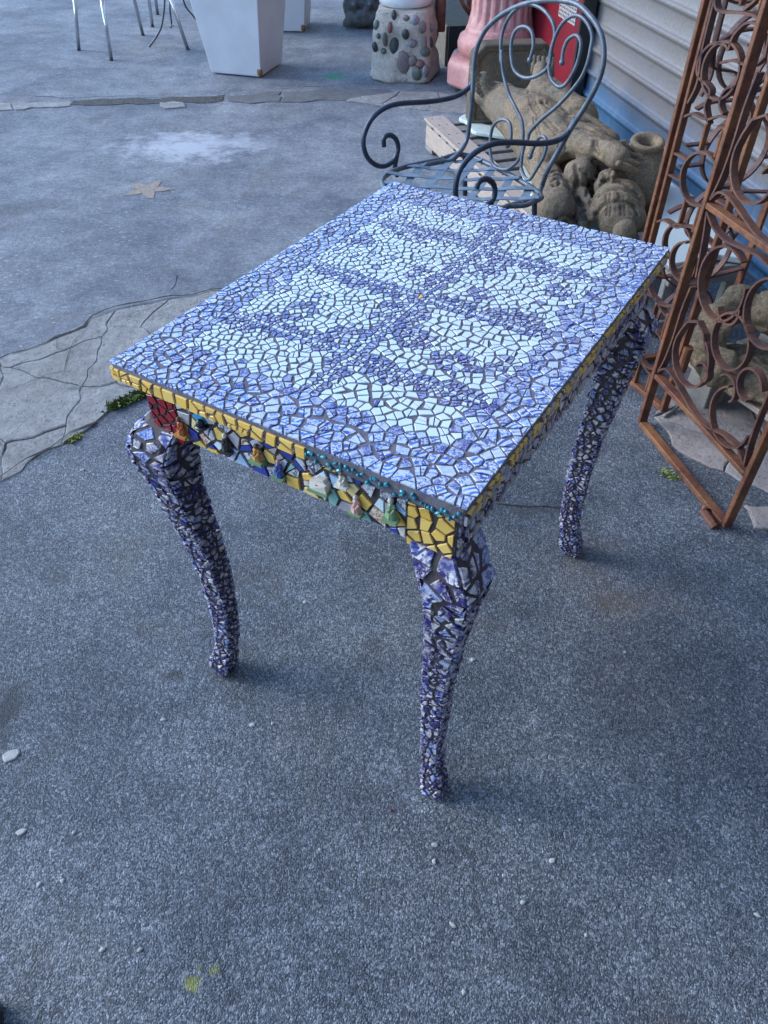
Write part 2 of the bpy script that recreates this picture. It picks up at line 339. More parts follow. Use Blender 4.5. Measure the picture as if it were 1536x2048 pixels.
def cells(pts, region, gap, rng=random, R0=.05, jag=True, keep5=True, split=0.0, keep=()):
    """list of (seed, polygon): Voronoi cells inside convex region, narrowed by a grout gap, turned into angular shards"""
    cs = R0; g = {}
    for i, p in enumerate(pts): g.setdefault((int(p[0]//cs), int(p[1]//cs)), []).append(i)
    edges = []
    for i in range(len(region)):
        a = region[i]; b = region[(i+1) % len(region)]; ex, ey = b[0]-a[0], b[1]-a[1]; L_ = math.hypot(ex, ey); nx, ny = ey/L_, -ex/L_
        edges.append((nx, ny, nx*a[0]+ny*a[1]))
    out = []
    for i, p in enumerate(pts):
        kp = p in keep
        poly = [(p[0]-R0, p[1]-R0), (p[0]+R0, p[1]-R0), (p[0]+R0, p[1]+R0), (p[0]-R0, p[1]+R0)]
        for nx, ny, d in edges: poly = clip(poly, nx, ny, d)
        cx_, cy_ = int(p[0]//cs), int(p[1]//cs); nb = []
        for a in (-2,-1,0,1,2):
            for b in (-2,-1,0,1,2):
                nb += [j for j in g.get((cx_+a, cy_+b), ()) if j != i]
        nb.sort(key=lambda j: (pts[j][0]-p[0])**2+(pts[j][1]-p[1])**2)
        for j in nb[:22]:
            q = pts[j]; dx, dy = q[0]-p[0], q[1]-p[1]; L_ = math.hypot(dx, dy)
            if L_ < 1e-6: continue
            nx, ny = dx/L_, dy/L_
            gg = gap*(.95 if kp else rng.uniform(.7, 1.5)) if jag else gap
            poly = clip(poly, nx, ny, nx*(p[0]+q[0])/2+ny*(p[1]+q[1])/2-gg/2)
            if len(poly) < 3: break
        if len(poly) < 3: continue
        # merge tiny edges
        pp = []
        for a in poly:
            if not pp or math.hypot(a[0]-pp[-1][0], a[1]-pp[-1][1]) > gap*.7: pp.append(a)
        if len(pp) > 2 and math.hypot(pp[0][0]-pp[-1][0], pp[0][1]-pp[-1][1]) < gap*.7: pp.pop()
        poly = pp
        if jag and not kp:
            mx = rng.choice((3, 4, 4, 4, 5, 5)) if keep5 else 6
            while len(poly) > mx:
                n = len(poly); loss = [abs((poly[k][0]-poly[k-1][0])*(poly[(k+1)%n][1]-poly[k-1][1])-(poly[k][1]-poly[k-1][1])*(poly[(k+1)%n][0]-poly[k-1][0])) for k in range(n)]
                k_ = min(range(n), key=lambda t: loss[t])
                if mx == 3 and loss[k_] > .30*abs(parea(poly)): break
                poly.pop(k_)
        if len(poly) < 3 or abs(parea(poly)) < 6e-6: continue
        if jag and not kp:
            cx_ = sum(a[0] for a in poly)/len(poly); cy_ = sum(a[1] for a in poly)/len(poly)
            poly = [(cx_+(a[0]-cx_)*f_, cy_+(a[1]-cy_)*f_) for a in poly for f_ in (rng.uniform(.86, 1.0),)]
            if split and rng.random() < split and abs(parea(poly)) > 6e-5:
                an = rng.uniform(0, math.pi); nx, ny = math.cos(an), math.sin(an); d = nx*cx_+ny*cy_+rng.uniform(-.002, .002)
                for q in (clip(poly, nx, ny, d-gap*.38), clip(poly, -nx, -ny, -d-gap*.38)):
                    if len(q) >= 3 and abs(parea(q)) > 1.2e-5: out.append((p, q))
                continue
        out.append((p, poly))
    return out
def tile_geo(mb, poly, fmap, thick, tilt=.0, rng=random, mi=0, bev=.0005):
    if parea(poly) < 0: poly = poly[::-1]
    cx_ = sum(a[0] for a in poly)/len(poly); cy_ = sum(a[1] for a in poly)/len(poly); n = len(poly)
    rad = max(.002, sum(math.hypot(a[0]-cx_, a[1]-cy_) for a in poly)/n); k = max(.5, 1-bev/rad)
    tx, ty = rng.uniform(-tilt, tilt), rng.uniform(-tilt, tilt)
    hh = lambda x, y: thick+(x-cx_)*tx+(y-cy_)*ty
    V = [fmap(x, y, -.0012) for x, y in poly]+[fmap(x, y, hh(x, y)-bev*.8) for x, y in poly]
    V += [fmap(cx_+(x-cx_)*k, cy_+(y-cy_)*k, hh(x, y)) for x, y in poly]
    F = []
    for r_ in (0, 1):
        for i in range(n): F.append((r_*n+i, r_*n+(i+1)%n, (r_+1)*n+(i+1)%n, (r_+1)*n+i))
    F.append([2*n+i for i in range(n)])
    mb.add(V, F, mi)
def emit_tiles(items, name, parent, toworld, limit=300):
    """items: (poly, fmap, thick, tilt, material). The `limit` largest in view become parts, the rest one joined part"""
    def vis(it):
        poly, fmap = it[0], it[1]; cx_ = sum(a[0] for a in poly)/len(poly); cy_ = sum(a[1] for a in poly)/len(poly)
        a = toworld @ Vector(fmap(cx_, cy_, 0)); b = toworld @ Vector(fmap(cx_, cy_, .01)); nrm = (b-a).normalized(); vd = C0-a
        return abs(parea(poly))*max(0.02, nrm.dot(vd.normalized()))/vd.length_squared
    items = sorted(items, key=vis, reverse=True)
    for it in items[:limit]:
        mb = MB(); tile_geo(mb, it[0], it[1], it[2], it[3]); mb.build(name, it[4], it[5] if len(it) > 5 else parent)
    rest = {}
    for it in items[limit:]: rest.setdefault(it[5] if len(it) > 5 else parent, []).append(it)
    for par, L_ in rest.items():
        ms = []; mb = MB()
        for it in L_:
            if it[4] not in ms: ms.append(it[4])
            tile_geo(mb, it[0], it[1], it[2], it[3], mi=ms.index(it[4]))
        o = mb.build(name, None, par, mats=ms); o['kind'] = 'stuff'

# ================================================================== SETTING
def sheet(name, x0, x1, y0, y1, z, mat, nx=1, ny=1):
    V = [(x0+(x1-x0)*i/nx, y0+(y1-y0)*j/ny, z) for j in range(ny+1) for i in range(nx+1)]
    F = [(j*(nx+1)+i, j*(nx+1)+i+1, (j+1)*(nx+1)+i+1, (j+1)*(nx+1)+i) for j in range(ny) for i in range(nx)]
    return mesh_obj(name, V, F, mat)
ground = sheet('ground', -60, 60, -40, 120, 0, M_ASPH); tag(ground, kind='structure')
def jag(poly, amp=.012, step=.03, fs=18):
    out = []
    for i in range(len(poly)):
        a = Vector((*poly[i], 0)); b = Vector((*poly[(i+1) % len(poly)], 0)); n = max(1, int((b-a).length/step))
        for k in range(n):
            p = a.lerp(b, k/n); q = p*fs; q2 = p*fs*.35
            out.append((p.x+noise.noise(q)*amp+noise.noise(q2+Vector((3, 3, 3)))*amp*1.6, p.y+noise.noise(q+Vector((9.1, 4.2, 1)))*amp+noise.noise(q2+Vector((7, 1, 3)))*amp*1.6))
    return out
def slab(name, poly, z, mat, parent, bottom=-.01, tilt=.0, bev=.0025):
    if parea(poly) < 0: poly = poly[::-1]
    cx_ = sum(a[0] for a in poly)/len(poly); cy_ = sum(a[1] for a in poly)/len(poly); n = len(poly); tx, ty = random.uniform(-tilt, tilt), random.uniform(-tilt, tilt)
    rad = sum(math.hypot(a[0]-cx_, a[1]-cy_) for a in poly)/n; kk = 1-bev*1.6/rad
    hz = lambda x, y: z+(x-cx_)*tx+(y-cy_)*ty
    V = [(x, y, bottom) for x, y in poly]+[(x, y, hz(x, y)-bev) for x, y in poly]+[(cx_+(x-cx_)*kk, cy_+(y-cy_)*kk, hz(x, y)) for x, y in poly]
    F = [(r_*n+i, r_*n+(i+1)%n, (r_+1)*n+(i+1)%n, (r_+1)*n+i) for r_ in (0, 1) for i in range(n)]+[[2*n+i for i in range(n)]]
    return mesh_obj(name, V, F, mat, parent)
def cracked(quads, rfun, rmax, gap, z, mat, name, part, seed, label=None):
    rng = random.Random(seed); root = bpy.data.objects.new(name, None); COL.objects.link(root); root['kind'] = 'structure'
    for q in quads:
        if parea(q) < 0: q = q[::-1]
        xs = [a[0] for a in q]; ys = [a[1] for a in q]
        pts = darts(min(xs), max(xs), min(ys), max(ys), rfun, rmax, tries=400, rng=rng)
        for s_, poly in cells(pts, q, gap, rng, R0=rmax*2.2, jag=False):
            slab(part, jag(poly, .020, .020, 14), z+rng.uniform(-.002, .002), mat, root, tilt=.004)
    return root
cracked([[(-2.5,1.05),(-1.9,.75),(-1.07,1.55),(-1.28,2.14)],[(-1.28,2.14),(-1.07,1.55),(-.94,1.70),(-.99,2.46)],[(-.99,2.46),(-.94,1.70),(-.76,1.98),(-.60,2.64)],
         [(-.60,2.64),(-.76,1.98),(-.3,2.2),(-.28,2.96)],[(-.28,2.96),(-.3,2.2),(.6,2.3),(.6,2.9)],[(-3.8,.55),(-2.6,.3),(-1.9,.75),(-2.5,1.05)]],
        lambda x, y: .27, .28, .0028, .005, M_CONC, 'concrete_strip', 'concrete_piece', 3)
gq = lambda *p: [(G(x, y).x, G(x, y).y) for x, y in p]
cracked([gq((1312,838),(1352,905),(1420,935),(1536,995),(1640,1010),(1620,700),(1385,690))], lambda x, y: .2, .21, .005, .007, M_CONC_P, 'concrete_patch', 'concrete_piece', 8)
cracked([gq((1480,1010),(1505,1055),(1560,1075),(1700,1100),(1680,1010))], lambda x, y: .2, .21, .006, .007, M_CONC_P, 'concrete_patch', 'concrete_piece', 9)
# worn patch line across the yard
cracked([gq((-120,214),(0,208),(145,204),(142,214),(0,222),(-120,230))], lambda x, y: .5, .5, .01, .005, M_CONC, 'worn_patch', 'concrete_piece', 4)
cracked([gq((450,196),(560,184),(780,178),(790,187),(690,200),(500,208),(455,204))], lambda x, y: .6, .6, .012, .005, M_CONC_G, 'worn_patch', 'concrete_piece', 5)
cracked([gq((690,200),(800,183),(905,190),(1000,240),(935,232),(860,225),(760,222))], lambda x, y: .22, .23, .006, .005, M_CONC, 'worn_patch', 'concrete_piece', 6)
cracked([gq((318,205),(365,206),(372,215),(325,217))], lambda x, y: .6, .6, .012, .006, M_CONC, 'worn_patch', 'concrete_piece', 7)
gs = slab('gravel_strip', jag(gq((143,201),(300,199),(450,192),(450,202),(400,206),(300,207),(143,211)), .03, .05), .003, M_GRAVEL, None, bottom=-.01); tag(gs, kind='structure')
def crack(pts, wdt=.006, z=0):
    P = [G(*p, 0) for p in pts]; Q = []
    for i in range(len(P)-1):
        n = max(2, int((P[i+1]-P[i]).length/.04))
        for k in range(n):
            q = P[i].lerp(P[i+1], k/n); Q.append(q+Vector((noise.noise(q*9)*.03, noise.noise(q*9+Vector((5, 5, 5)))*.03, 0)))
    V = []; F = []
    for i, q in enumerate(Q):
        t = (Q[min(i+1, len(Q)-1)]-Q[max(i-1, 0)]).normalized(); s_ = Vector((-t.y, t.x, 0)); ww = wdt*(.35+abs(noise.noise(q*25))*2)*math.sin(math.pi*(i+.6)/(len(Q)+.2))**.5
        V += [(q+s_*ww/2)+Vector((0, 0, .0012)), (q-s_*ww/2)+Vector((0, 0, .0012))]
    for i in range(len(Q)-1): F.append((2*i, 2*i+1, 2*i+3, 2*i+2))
    o = mesh_obj('crack', [v+Vector((0, 0, z)) for v in V], F, M_CRACK_SHADE, ground)
M_CRACK_SHADE = simple('crack_dirt_and_edge_shade', (.02, .02, .022), (.04, .038, .035), 80, .95, .3)
for pts in ([(1100,1015),(1170,1018),(985,1008)][::-1], [(0,188),(140,196),(320,190),(470,180)], [(150,200),(300,196),(420,198)], [(560,178),(700,168),(780,165)], [(340,580),(355,566),(372,540)]):
    crack(pts)
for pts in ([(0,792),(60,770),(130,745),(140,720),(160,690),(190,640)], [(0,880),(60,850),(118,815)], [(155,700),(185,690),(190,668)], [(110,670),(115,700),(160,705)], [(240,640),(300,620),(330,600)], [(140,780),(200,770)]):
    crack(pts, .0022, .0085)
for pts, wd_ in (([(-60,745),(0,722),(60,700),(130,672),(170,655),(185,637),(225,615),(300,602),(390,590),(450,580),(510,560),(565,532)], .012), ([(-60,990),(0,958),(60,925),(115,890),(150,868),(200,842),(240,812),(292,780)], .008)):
    crack(pts, wd_, .0075)  # upper-edge strip paints the shadow line beside the higher asphalt; lower is a crack
# star and pale stones on the asphalt
def star():
    c = G(295, 379); V = [(c.x, c.y, .0018)]; n = 40
    for k in range(n):
        a = 2*math.pi*k/n; t = (k % 8)/8; r_ = .118*(1-.62*(1-abs(2*t-1)))*(1+noise.noise(Vector((k*.7, 3, 1)))*.25); V.append((c.x+r_*math.sin(a+.3), c.y+r_*math.cos(a+.3), .0018))
    o = mesh_obj('painted_star', V, [(0, 1+(k+1)%n, 1+k) for k in range(n)], None, ground)
    kk = NT('faded_orange_paint'); nz = kk.noise(55, 5, .75); m = kk.mix(kk.ramp(nz.outputs[0], [(.44, 0.0), (.58, 1.0)]), (.19, .18, .175), (.36, .245, .155)); o.data.materials.append(kk.out(m, .7))
star()
M_PALE = simple('pale_stone', (.28, .275, .26), (.40, .39, .37), 60, .7, .4)
def chip(px, py, rx, ry, rot=0, h=.0035, mat=None):
    rx *= .7; ry *= .7; c = G(px, py); rng = random.Random(px*7+py); n = 9; P = []
    for k in range(n):
        a = 2*math.pi*k/n; r_ = rng.uniform(.65, 1.1); x, y = rx*r_*math.cos(a), ry*r_*math.sin(a); P.append((c.x+x*math.cos(rot)-y*math.sin(rot), c.y+x*math.sin(rot)+y*math.cos(rot)))
    slab('embedded_stone', P, h, mat or M_PALE, ground, bottom=-.002, bev=.0015)
for a in ((22,1512,.022,.03,-.5),(42,1665,.016,.010,.4),(125,1762,.007,.006,0),(148,1666,.007,.006,0),(400,1567,.004,.006,.3),(928,1985,.006,.007,0),(905,1850,.010,.005,-.6),(868,1723,.007,.009,0),(1172,1870,.006,.005,0),(1340,1762,.006,.006,0),
          (1250,1305,.006,.004,0),(505,1450,.010,.008,0),(327,1440,.010,.007,0),(545,1448,.006,.006,0),(1105,1722,.009,.008,0),(1045,1805,.008,.006,0),(1175,985,.008,.006,0),(165,940,.010,.008,0),(870,1690,.01,.008,0),(1040,1640,.006,.005,0),(1515,1831,.008,.005,-.5),(945,1320,.01,.008,.4),(78,1770,.006,.009,0),(280,1900,.008,.006,.4),(205,1900,.007,.007,0),(610,1205,.008,.006,0),(640,1700,.006,.005,.2)):
    chip(*a)
M_LEAF = simple('dead_leaf', (.20, .05, .03), (.12, .04, .03), 60, .8)
for i, a in enumerate(((782,1622,.006,.004,.2,.004,M_LEAF),)): chip(*a)

# grass and moss
def grassmat(name, a, b): return simple(name, a, b, 40, .7, .1)
M_GRASS = grassmat('weed_green', (.07, .12, .025), (.16, .20, .05)); M_MOSS = grassmat('yellow_moss', (.14, .17, .03), (.24, .27, .05))
def tuft(px0, py0, px1, py1, n, spread, hgt, label, mat, seed):
    rng = random.Random(seed); mb = MB(); a = G(px0, py0); b = G(px1, py1)
    for _ in range(n):
        p = a.lerp(b, rng.random())+Vector((rng.gauss(0, spread), rng.gauss(0, spread*.6), 0)); an = rng.uniform(0, 6.28); h = hgt*rng.uniform(.4, 1.2); l = Vector((math.cos(an), math.sin(an), 0)); s_ = Vector((-l.y, l.x, 0))*rng.uniform(.0012, .0028)
        mb.add([p-s_, p+s_, p+l*h*.5+Vector((0, 0, h*.8))+s_*.7, p+l*h*1.1+Vector((0, 0, h*.9))], [(0, 1, 2, 3)])
    tag(mb.build('grass_tuft', mat), label, 'weeds', kind='stuff')
tuft(225,818,300,785,520,.010,.020,'short green weeds growing along the concrete crack behind the red table corner', M_GRASS, 2)
tuft(138,885,160,872,160,.007,.010,'small yellow-green moss patch at the edge of the concrete strip', M_MOSS, 3)
tuft(1320,940,1350,960,60,.008,.010,'dry weeds beside the rusty gate bottom rail', M_MOSS, 4)

# ---- corrugated shutter wall
WN = Vector((.9815, .1915, 0)).normalized(); WD = Vector((-WN.y, WN.x, 0)); WC = 1.94
def wallp(s, z, off=0): return WN*(WC-off)+WD*s+Vector((0, 0, z))
def shutter_mat():
    k = NT('shutter_metal'); P = k.obj(); sep = k.n('ShaderNodeSeparateXYZ', i_0=P); Z = sep.outputs[2]; S = sep.outputs[1]
    n1 = k.noise(7, 6, .75); n2 = k.noise(75, 5, .85); n3 = k.noise(2.2, 4, .6); stretch = k.n('ShaderNodeVectorMath', operation='MULTIPLY', i_0=P, i_1=(14, 14, 1.2)).outputs[0]; st = k.noise(2.0, 4, .7, vec=stretch)
    base = k.mix(k.ramp(n2.outputs[0], [(.3, 0.0), (.7, 1.0)]), (.11, .10, .098), (.21, .195, .185))
    base = k.mix(k.math('MULTIPLY', k.ramp(n1.outputs[0], [(.4, 0.0), (.7, 1.0)]), .4), base, (.16, .17, .20))
    zz = k.math('ADD', k.math('ADD', Z, k.math('MULTIPLY', k.math('SUBTRACT', n3.outputs[0], .5), .30)), k.math('MULTIPLY', k.math('SUBTRACT', st.outputs[0], .5), .16))
    bl = k.ramp(zz, [(.13, 1.0), (.21, .85), (.36, .0)])
    blue = k.mix(k.ramp(st.outputs[0], [(.3, 0.0), (.7, 1.0)]), (.02, .085, .19), (.05, .15, .27))
    col = k.mix(k.math('MULTIPLY', bl, .92), base, blue)
    return k.out(col, .5, k.bump(n2.outputs[0], .4, .002), spec=.4)
M_SHUT = shutter_mat()
wall = empty('shutter_wall', wallp(3.0, 0), 0, 'grey corrugated metal shutter with blue-stained lower slats along the right side', 'shutter wall')
wl = wallp(3.0, 0); pitch = .1068
prof = [(0, .012), (.004, .004), (.012, 0.0), (.070, 0.0), (.080, .003), (.086, .010), (.094, .015), (.101, .015), (.1066, .012)]
for i in range(32):
    z0 = .155-pitch*2+.018+i*pitch
    V = []; segs = 21
    for j in range(segs+1):
        s_ = -9.2+j*(18.0/segs); wob = noise.noise(Vector((s_*.7, i*.37, 0)))*.003
        for zz, off in prof: V.append(wallp(s_+0.0, max(z0+zz, -.01), off+wob)-wl)
    n = len(prof); F = [(j*n+k_, (j+1)*n+k_, (j+1)*n+k_+1, j*n+k_+1) for j in range(segs) for k_ in range(n-1)]
    mesh_obj('shutter_slat', V, F, M_SHUT, wall, smooth=True)
M_RENDER = concrete_mat('wall_render', (.30, .29, .27), (.38, .36, .34))
mb = MB()
for (s0, s1, z0, z1) in ((-9.0, 8.9, -.02, 6.5),):
    a, b = wallp(s0, z0, -.03)-wl, wallp(s1, z0, -.03)-wl; c, d = a+WN*.25, b+WN*.25; up = Vector((0, 0, z1-z0))
    mb.add([a, b, d, c, a+up, b+up, d+up, c+up], [(0,1,2,3),(4,7,6,5),(0,4,5,1),(1,5,6,2),(2,6,7,3),(3,7,4,0)])
mb.build('wall_core', M_RENDER, wall)

rw = empty('added_shade_wall', (-1.0, -2.2, 0), 0, 'plain wall added behind the camera, out of view, to shade the yard', 'wall')  # added unseen blocker: darkens the near ground and the table's leg faces
MB().box((-1.6, -.25, -.02), (2.6, 0, 4.2)).build('shade_panel', M_RENDER, rw)

# ================================================================== BACKGROUND OBJECTS
# ---- red framed panel against the wall
M_REDP = simple('red_paint', (.22, .012, .022), (.15, .01, .018), 8, .35, .1)
M_BLACKP = simple('black_paint', (.012, .012, .014), (.02, .02, .022), 20, .4)
M_MESHW = simple('woven_white', (.45, .43, .42), (.30, .28, .27), 200, .7)
rp = empty('red_panel', wallp(4.9, 0, .05), 0, 'dark red painted panel with torn white woven inset leaning against the grey shutter', 'panel'); o0 = rp.location
def wb(mb, s0, s1, z0, z1, o_a, o_b, mi=0):
    v = [wallp(s, z, o)-o0 for z in (z0, z1) for s, o in ((s0, o_a), (s1, o_a), (s1, o_b), (s0, o_b))]
    mb.add(v, [(0,3,2,1),(4,5,6,7),(0,1,5,4),(1,2,6,5),(2,3,7,6),(3,0,4,7)], mi)
S_R = (WD.dot(Vector((1.06, 4.52, 0))))
m_ = MB(); wb(m_, S_R, S_R+1.0, 0.0, 1.9, .05, .085); m_.build('board', M_REDP, rp)
m_ = MB(); wb(m_, S_R-.022, S_R-.001, 0.0, 1.92, .02, .092); m_.build('frame_edge', M_BLACKP, rp)
m_ = MB()
for i in range(26): wb(m_, S_R+.06, S_R+.30, .46+i*.018, .47+i*.018, .085, .089)
for i in range(12): wb(m_, S_R+.062+i*.0208, S_R+.068+i*.0208, .462, .93, .089, .091)
m_.build('woven_inset', M_MESHW, rp)

# ---- pink fluted column
def pink():
    k = NT('pink_plaster'); n1 = k.noise(8, 5, .7); n2 = k.noise(45, 4, .7)
    col = k.mix(k.ramp(n1.outputs[0], [(.35, 0.0), (.68, 1.0)]), (.42, .15, .14), (.55, .30, .28)); col = k.mix(k.math('MULTIPLY', k.ramp(n2.outputs[0], [(.55, 0.0), (.72, 1.0)]), .6), col, (.62, .50, .48))
    return k.out(col, .55, k.bump(n2.outputs[0], .4, .004))
M_PINK = pink()
cc = Vector((.69, 5.20, 0)); col_ = empty('pink_column', cc, 0, 'pink fluted plaster column with octagonal plinth standing behind the lying stone statue', 'column')
mb = MB(); mb.lathe([(.300, .03), (.312, .05), (.312, .155), (.29, .18), (.22, .19)], (0, 0, 0), 8, M=Matrix.Rotation(R(12), 4, 'Z')); bevel(mb.build('plinth', M_PINK, col_), .015, 3)
mb = MB(); mb.lathe([(.20, .18), (.225, .19), (.245, .215), (.248, .25), (.235, .285), (.205, .30), (.205, .31), (.20, .325), (.192, .34)], (0, 0, 0), 40); mb.build('torus_base', M_PINK, col_, smooth=True)
mb = MB(); V = []; F = []; nfl = 20; n = nfl*6; zs = [.33, .345, .365, .385, .41, .6, 1.0, 1.4, 1.8, 2.1]
for z in zs:
    base = .195-.018*max(0, min(1, (z-.33)/.08))-.02*max(0, (z-.43)/1.5); fl = .017*max(0, min(1, (z-.35)/.04))
    for k in range(n):
        a = 2*math.pi*k/n; r_ = base-fl*max(0, math.sin(a*nfl))**.7 if math.sin(a*nfl) > 0 else base; V.append((r_*math.cos(a), r_*math.sin(a), z))
for i in range(len(zs)-1):
    for k in range(n): F.append((i*n+k, i*n+(k+1)%n, (i+1)*n+(k+1)%n, (i+1)*n+k))
F.append([(len(zs)-1)*n+k for k in range(n)])
mesh_obj('fluted_shaft', V, F, M_PINK, col_, smooth=True)

# ---- dark block with rustic bench on it
M_BLKF = concrete_mat('dark_green_render', (.035, .055, .062), (.055, .08, .088)); M_TAN = concrete_mat('stained_cement', (.20, .18, .14), (.28, .26, .22))
bk = empty('masonry_block', (.42, 5.66, 0), 0, 'dark green rendered masonry block between pebbled pedestal and pink column', 'block')
M = Matrix.Rotation(R(8), 4, 'Z')
MB().box((.003, 0, 0), (.60, .9, .235), M=M).build('block_core', M_BLKF, bk)
MB().box((-.012, .02, 0), (0, .88, .232), M=M).build('cement_side', M_TAN, bk)
M_WOODB = simple('weathered_brown_wood', (.13, .055, .04), (.20, .10, .075), 25, .65, .4)
M_TUBE = simple('grey_tube', (.35, .35, .37), (.28, .28, .30), 20, .35, metal=.6)
bn = empty('rustic_bench', (.55, 5.75, .236), 0, 'rustic brown wooden bench of thick legs and twig braces standing on the dark block', 'bench'); q = bn.location
lp = lambda x, y, z: Vector((x, y, z))-q
for (a, b, r_) in (((880,62),(884,-60),.032),((942,55),(946,-60),.022)):
    pa = G(a[0], a[1], .236); m_ = MB(); m_.tube([pa-q, pa-q+Vector((0, 0, .2)), pa-q+Vector((.004, 0, .5))], [r_, r_*.95, r_*.9], 12); m_.build('leg', M_WOODB, bn, smooth=True)
pa = G(884, 60, .236)-q; pb = G(942, 55, .236)-q
m_ = MB(); m_.tube([pa+Vector((0, 0, .20)), pa.lerp(pb, .5)+Vector((0, 0, .205)), pb+Vector((0, 0, .20))], .013, 8)
m_.tube([pa.lerp(pb, .45)+Vector((0, 0, .2)), pa.lerp(pb, .7)+Vector((0, 0, .12)), pb+Vector((0, 0, .06))], .012, 8)
m_.tube([pb+Vector((-.05, 0, .2)), pb+Vector((-.03, 0, .13)), pb+Vector((0, 0, .09))], .011, 8); m_.build('twig_brace', M_WOODB, bn, smooth=True)
m_ = MB(); m_.box((-.35, -.06, .5), (.55, .35, .54)); m_.build('seat', M_WOODB, bn)
m_ = MB(); m_.tube([pa+Vector((-.03, -.01, .02)), pa+Vector((-.09, 0, .5))], .006, 8); m_.build('thin_rod', M_TUBE, bn, smooth=True)

# ---- pebbled concrete pedestal and white basin
M_PEBC = concrete_mat('cream_mortar', (.50, .44, .38), (.66, .60, .53), 2.0)
pc = Vector((.135, 5.50, 0)); ped = empty('pebble_pedestal', pc, 0, 'rough cream mortar pedestal studded with dark pebbles holding a white basin', 'pedestal')
V = []; F = []; n = 40; zs = [.0, .015, .035, .06, .085, .11, .135, .16, .185, .21, .235, .26, .285, .31, .335, .36, .385]; wd = [.190, .215, .205, .20, .197, .193, .19, .19, .188, .186, .184, .182, .18, .178, .177, .175, .165]
def sq(a, r_, p=5.0): c, s_ = math.cos(a), math.sin(a); d = (abs(c)**p+abs(s_)**p)**(-1/p); return r_*d*c, r_*d*s_
Mp = Matrix.Rotation(R(-8), 3, 'Z')
for z, r_ in zip(zs, wd):
    for k in range(n):
        x, y = sq(2*math.pi*k/n, r_); p = Vector((x, y, z)); nn = noise.noise(Vector((x*9, y*9, z*9)))*.034+noise.noise(Vector((x*24, y*24, z*24)))*.016; p = Mp @ p; V.append(p+Vector((p.x, p.y, 0)).normalized()*nn)
for i in range(len(zs)-1):
    for k in range(n): F.append((i*n+k, i*n+(k+1)%n, (i+1)*n+(k+1)%n, (i+1)*n+k))
F.append([(len(zs)-1)*n+k for k in range(n)])
body = mesh_obj('mortar_body', V, F, M_PEBC, ped, smooth=True)
bv = BVHTree.FromPolygons([Vector(v)+pc for v in V], F)
PM = [simple('pebble_%s' % nm, c, tuple(x*.7 for x in c), 60, .5, .3) for nm, c in (('dark', (.045, .05, .055)), ('green', (.11, .125, .11)), ('red', (.20, .085, .075)), ('grey', (.24, .24, .26)), ('mauve', (.22, .17, .17)))]
for (px, py, rx, ry, mi) in ((788,30,5,8,0),(812,36,7,5,4),(830,40,8,8,3),(845,55,8,10,4),(780,55,5,9,2),(753,50,6,8,1),(811,69,7,9,0),(770,79,5,12,1),(788,90,9,14,0),(825,87,9,7,3),(750,94,6,9,0),(767,102,6,5,1),(848,82,6,14,4),(851,104,10,8,1),(806,130,14,24,4),(825,122,9,9,4),(840,128,9,8,2),(833,148,10,12,1),(852,142,9,10,3),(751,18,5,6,0),(757,72,4,5,1),(861,85,5,10,0),(862,55,6,7,3)):
    h = bv.ray_cast(C0, ray(px, py))
    if h[0] is None: continue
    nrm = h[1]; 
    if nrm.dot(ray(px, py)) > 0: nrm = -nrm
    sc = (h[0]-C0).dot(FW)/1500; Q = nrm.to_track_quat('Z', 'Y').to_matrix()
    m_ = MB(); m_.ball(h[0]-pc, (rx*sc*1.1, ry*sc*1.15, .016), M=Q, n=12, m=6); m_.build('pebble', PM[mi], ped, smooth=True)
M_BASIN = simple('white_enamel', (.72, .73, .75), (.62, .63, .66), 10, .25, .05)
bs = empty('white_basin', pc+Vector((0, 0, .386)), 0, 'white round basin standing on top of the pebbled mortar pedestal', 'basin')
MB().lathe([(.14, 0), (.165, .012), (.17, .04), (.168, .12), (.175, .15), (.165, .15), (.155, .12), (.15, .03), (.0, .025)], (0, 0, 0), 36, cap=False).build('bowl', M_BASIN, bs, smooth=True)

# ---- blob sculpting
def sculpt(name, balls, mat, parent, origin, voxel=.009, disp=.0, dscale=20, smooth_it=2):
    mb = MB()
    for b in balls:
        if b[0] == 'b':
            Mx = b[3] if len(b) > 3 else None; mb.ball(Vector(b[1])-origin, b[2], M=Mx, n=18, m=12)
        else:
            (_, p0, r0, p1, r1) = b; p0, p1 = Vector(p0), Vector(p1); k = 7
            pts = [p0.lerp(p1, i/k)-origin for i in range(k+1)]; rr = [r0+(r1-r0)*i/k for i in range(k+1)]
            mb.tube(pts, rr, 16); mb.ball(pts[0], r0, n=16, m=10); mb.ball(pts[-1], r1, n=16, m=10)
    o = mb.build(name, mat, parent, smooth=True)
    m = o.modifiers.new('r', 'REMESH'); m.mode = 'VOXEL'; m.voxel_size = voxel; m.use_smooth_shade = True
    m = o.modifiers.new('s', 'SMOOTH'); m.iterations = smooth_it; m.factor = .7
    dg = bpy.context.evaluated_depsgraph_get(); me = bpy.data.meshes.new_from_object(o.evaluated_get(dg)); o.modifiers.clear(); old = o.data; o.data = me; bpy.data.meshes.remove(old)
    if disp:
        n = len(me.vertices); co = np.empty(n*3); no = np.empty(n*3); me.vertices.foreach_get('co', co); me.vertices.foreach_get('normal', no); co = co.reshape(-1, 3); no = no.reshape(-1, 3)
        d = np.array([noise.fractal(Vector(c)*dscale, 1.0, 2.0, 3) for c in co]); co += no*(d*disp)[:, None]; me.vertices.foreach_set('co', co.ravel()); me.update()
    for p in me.polygons: p.use_smooth = True
    return o
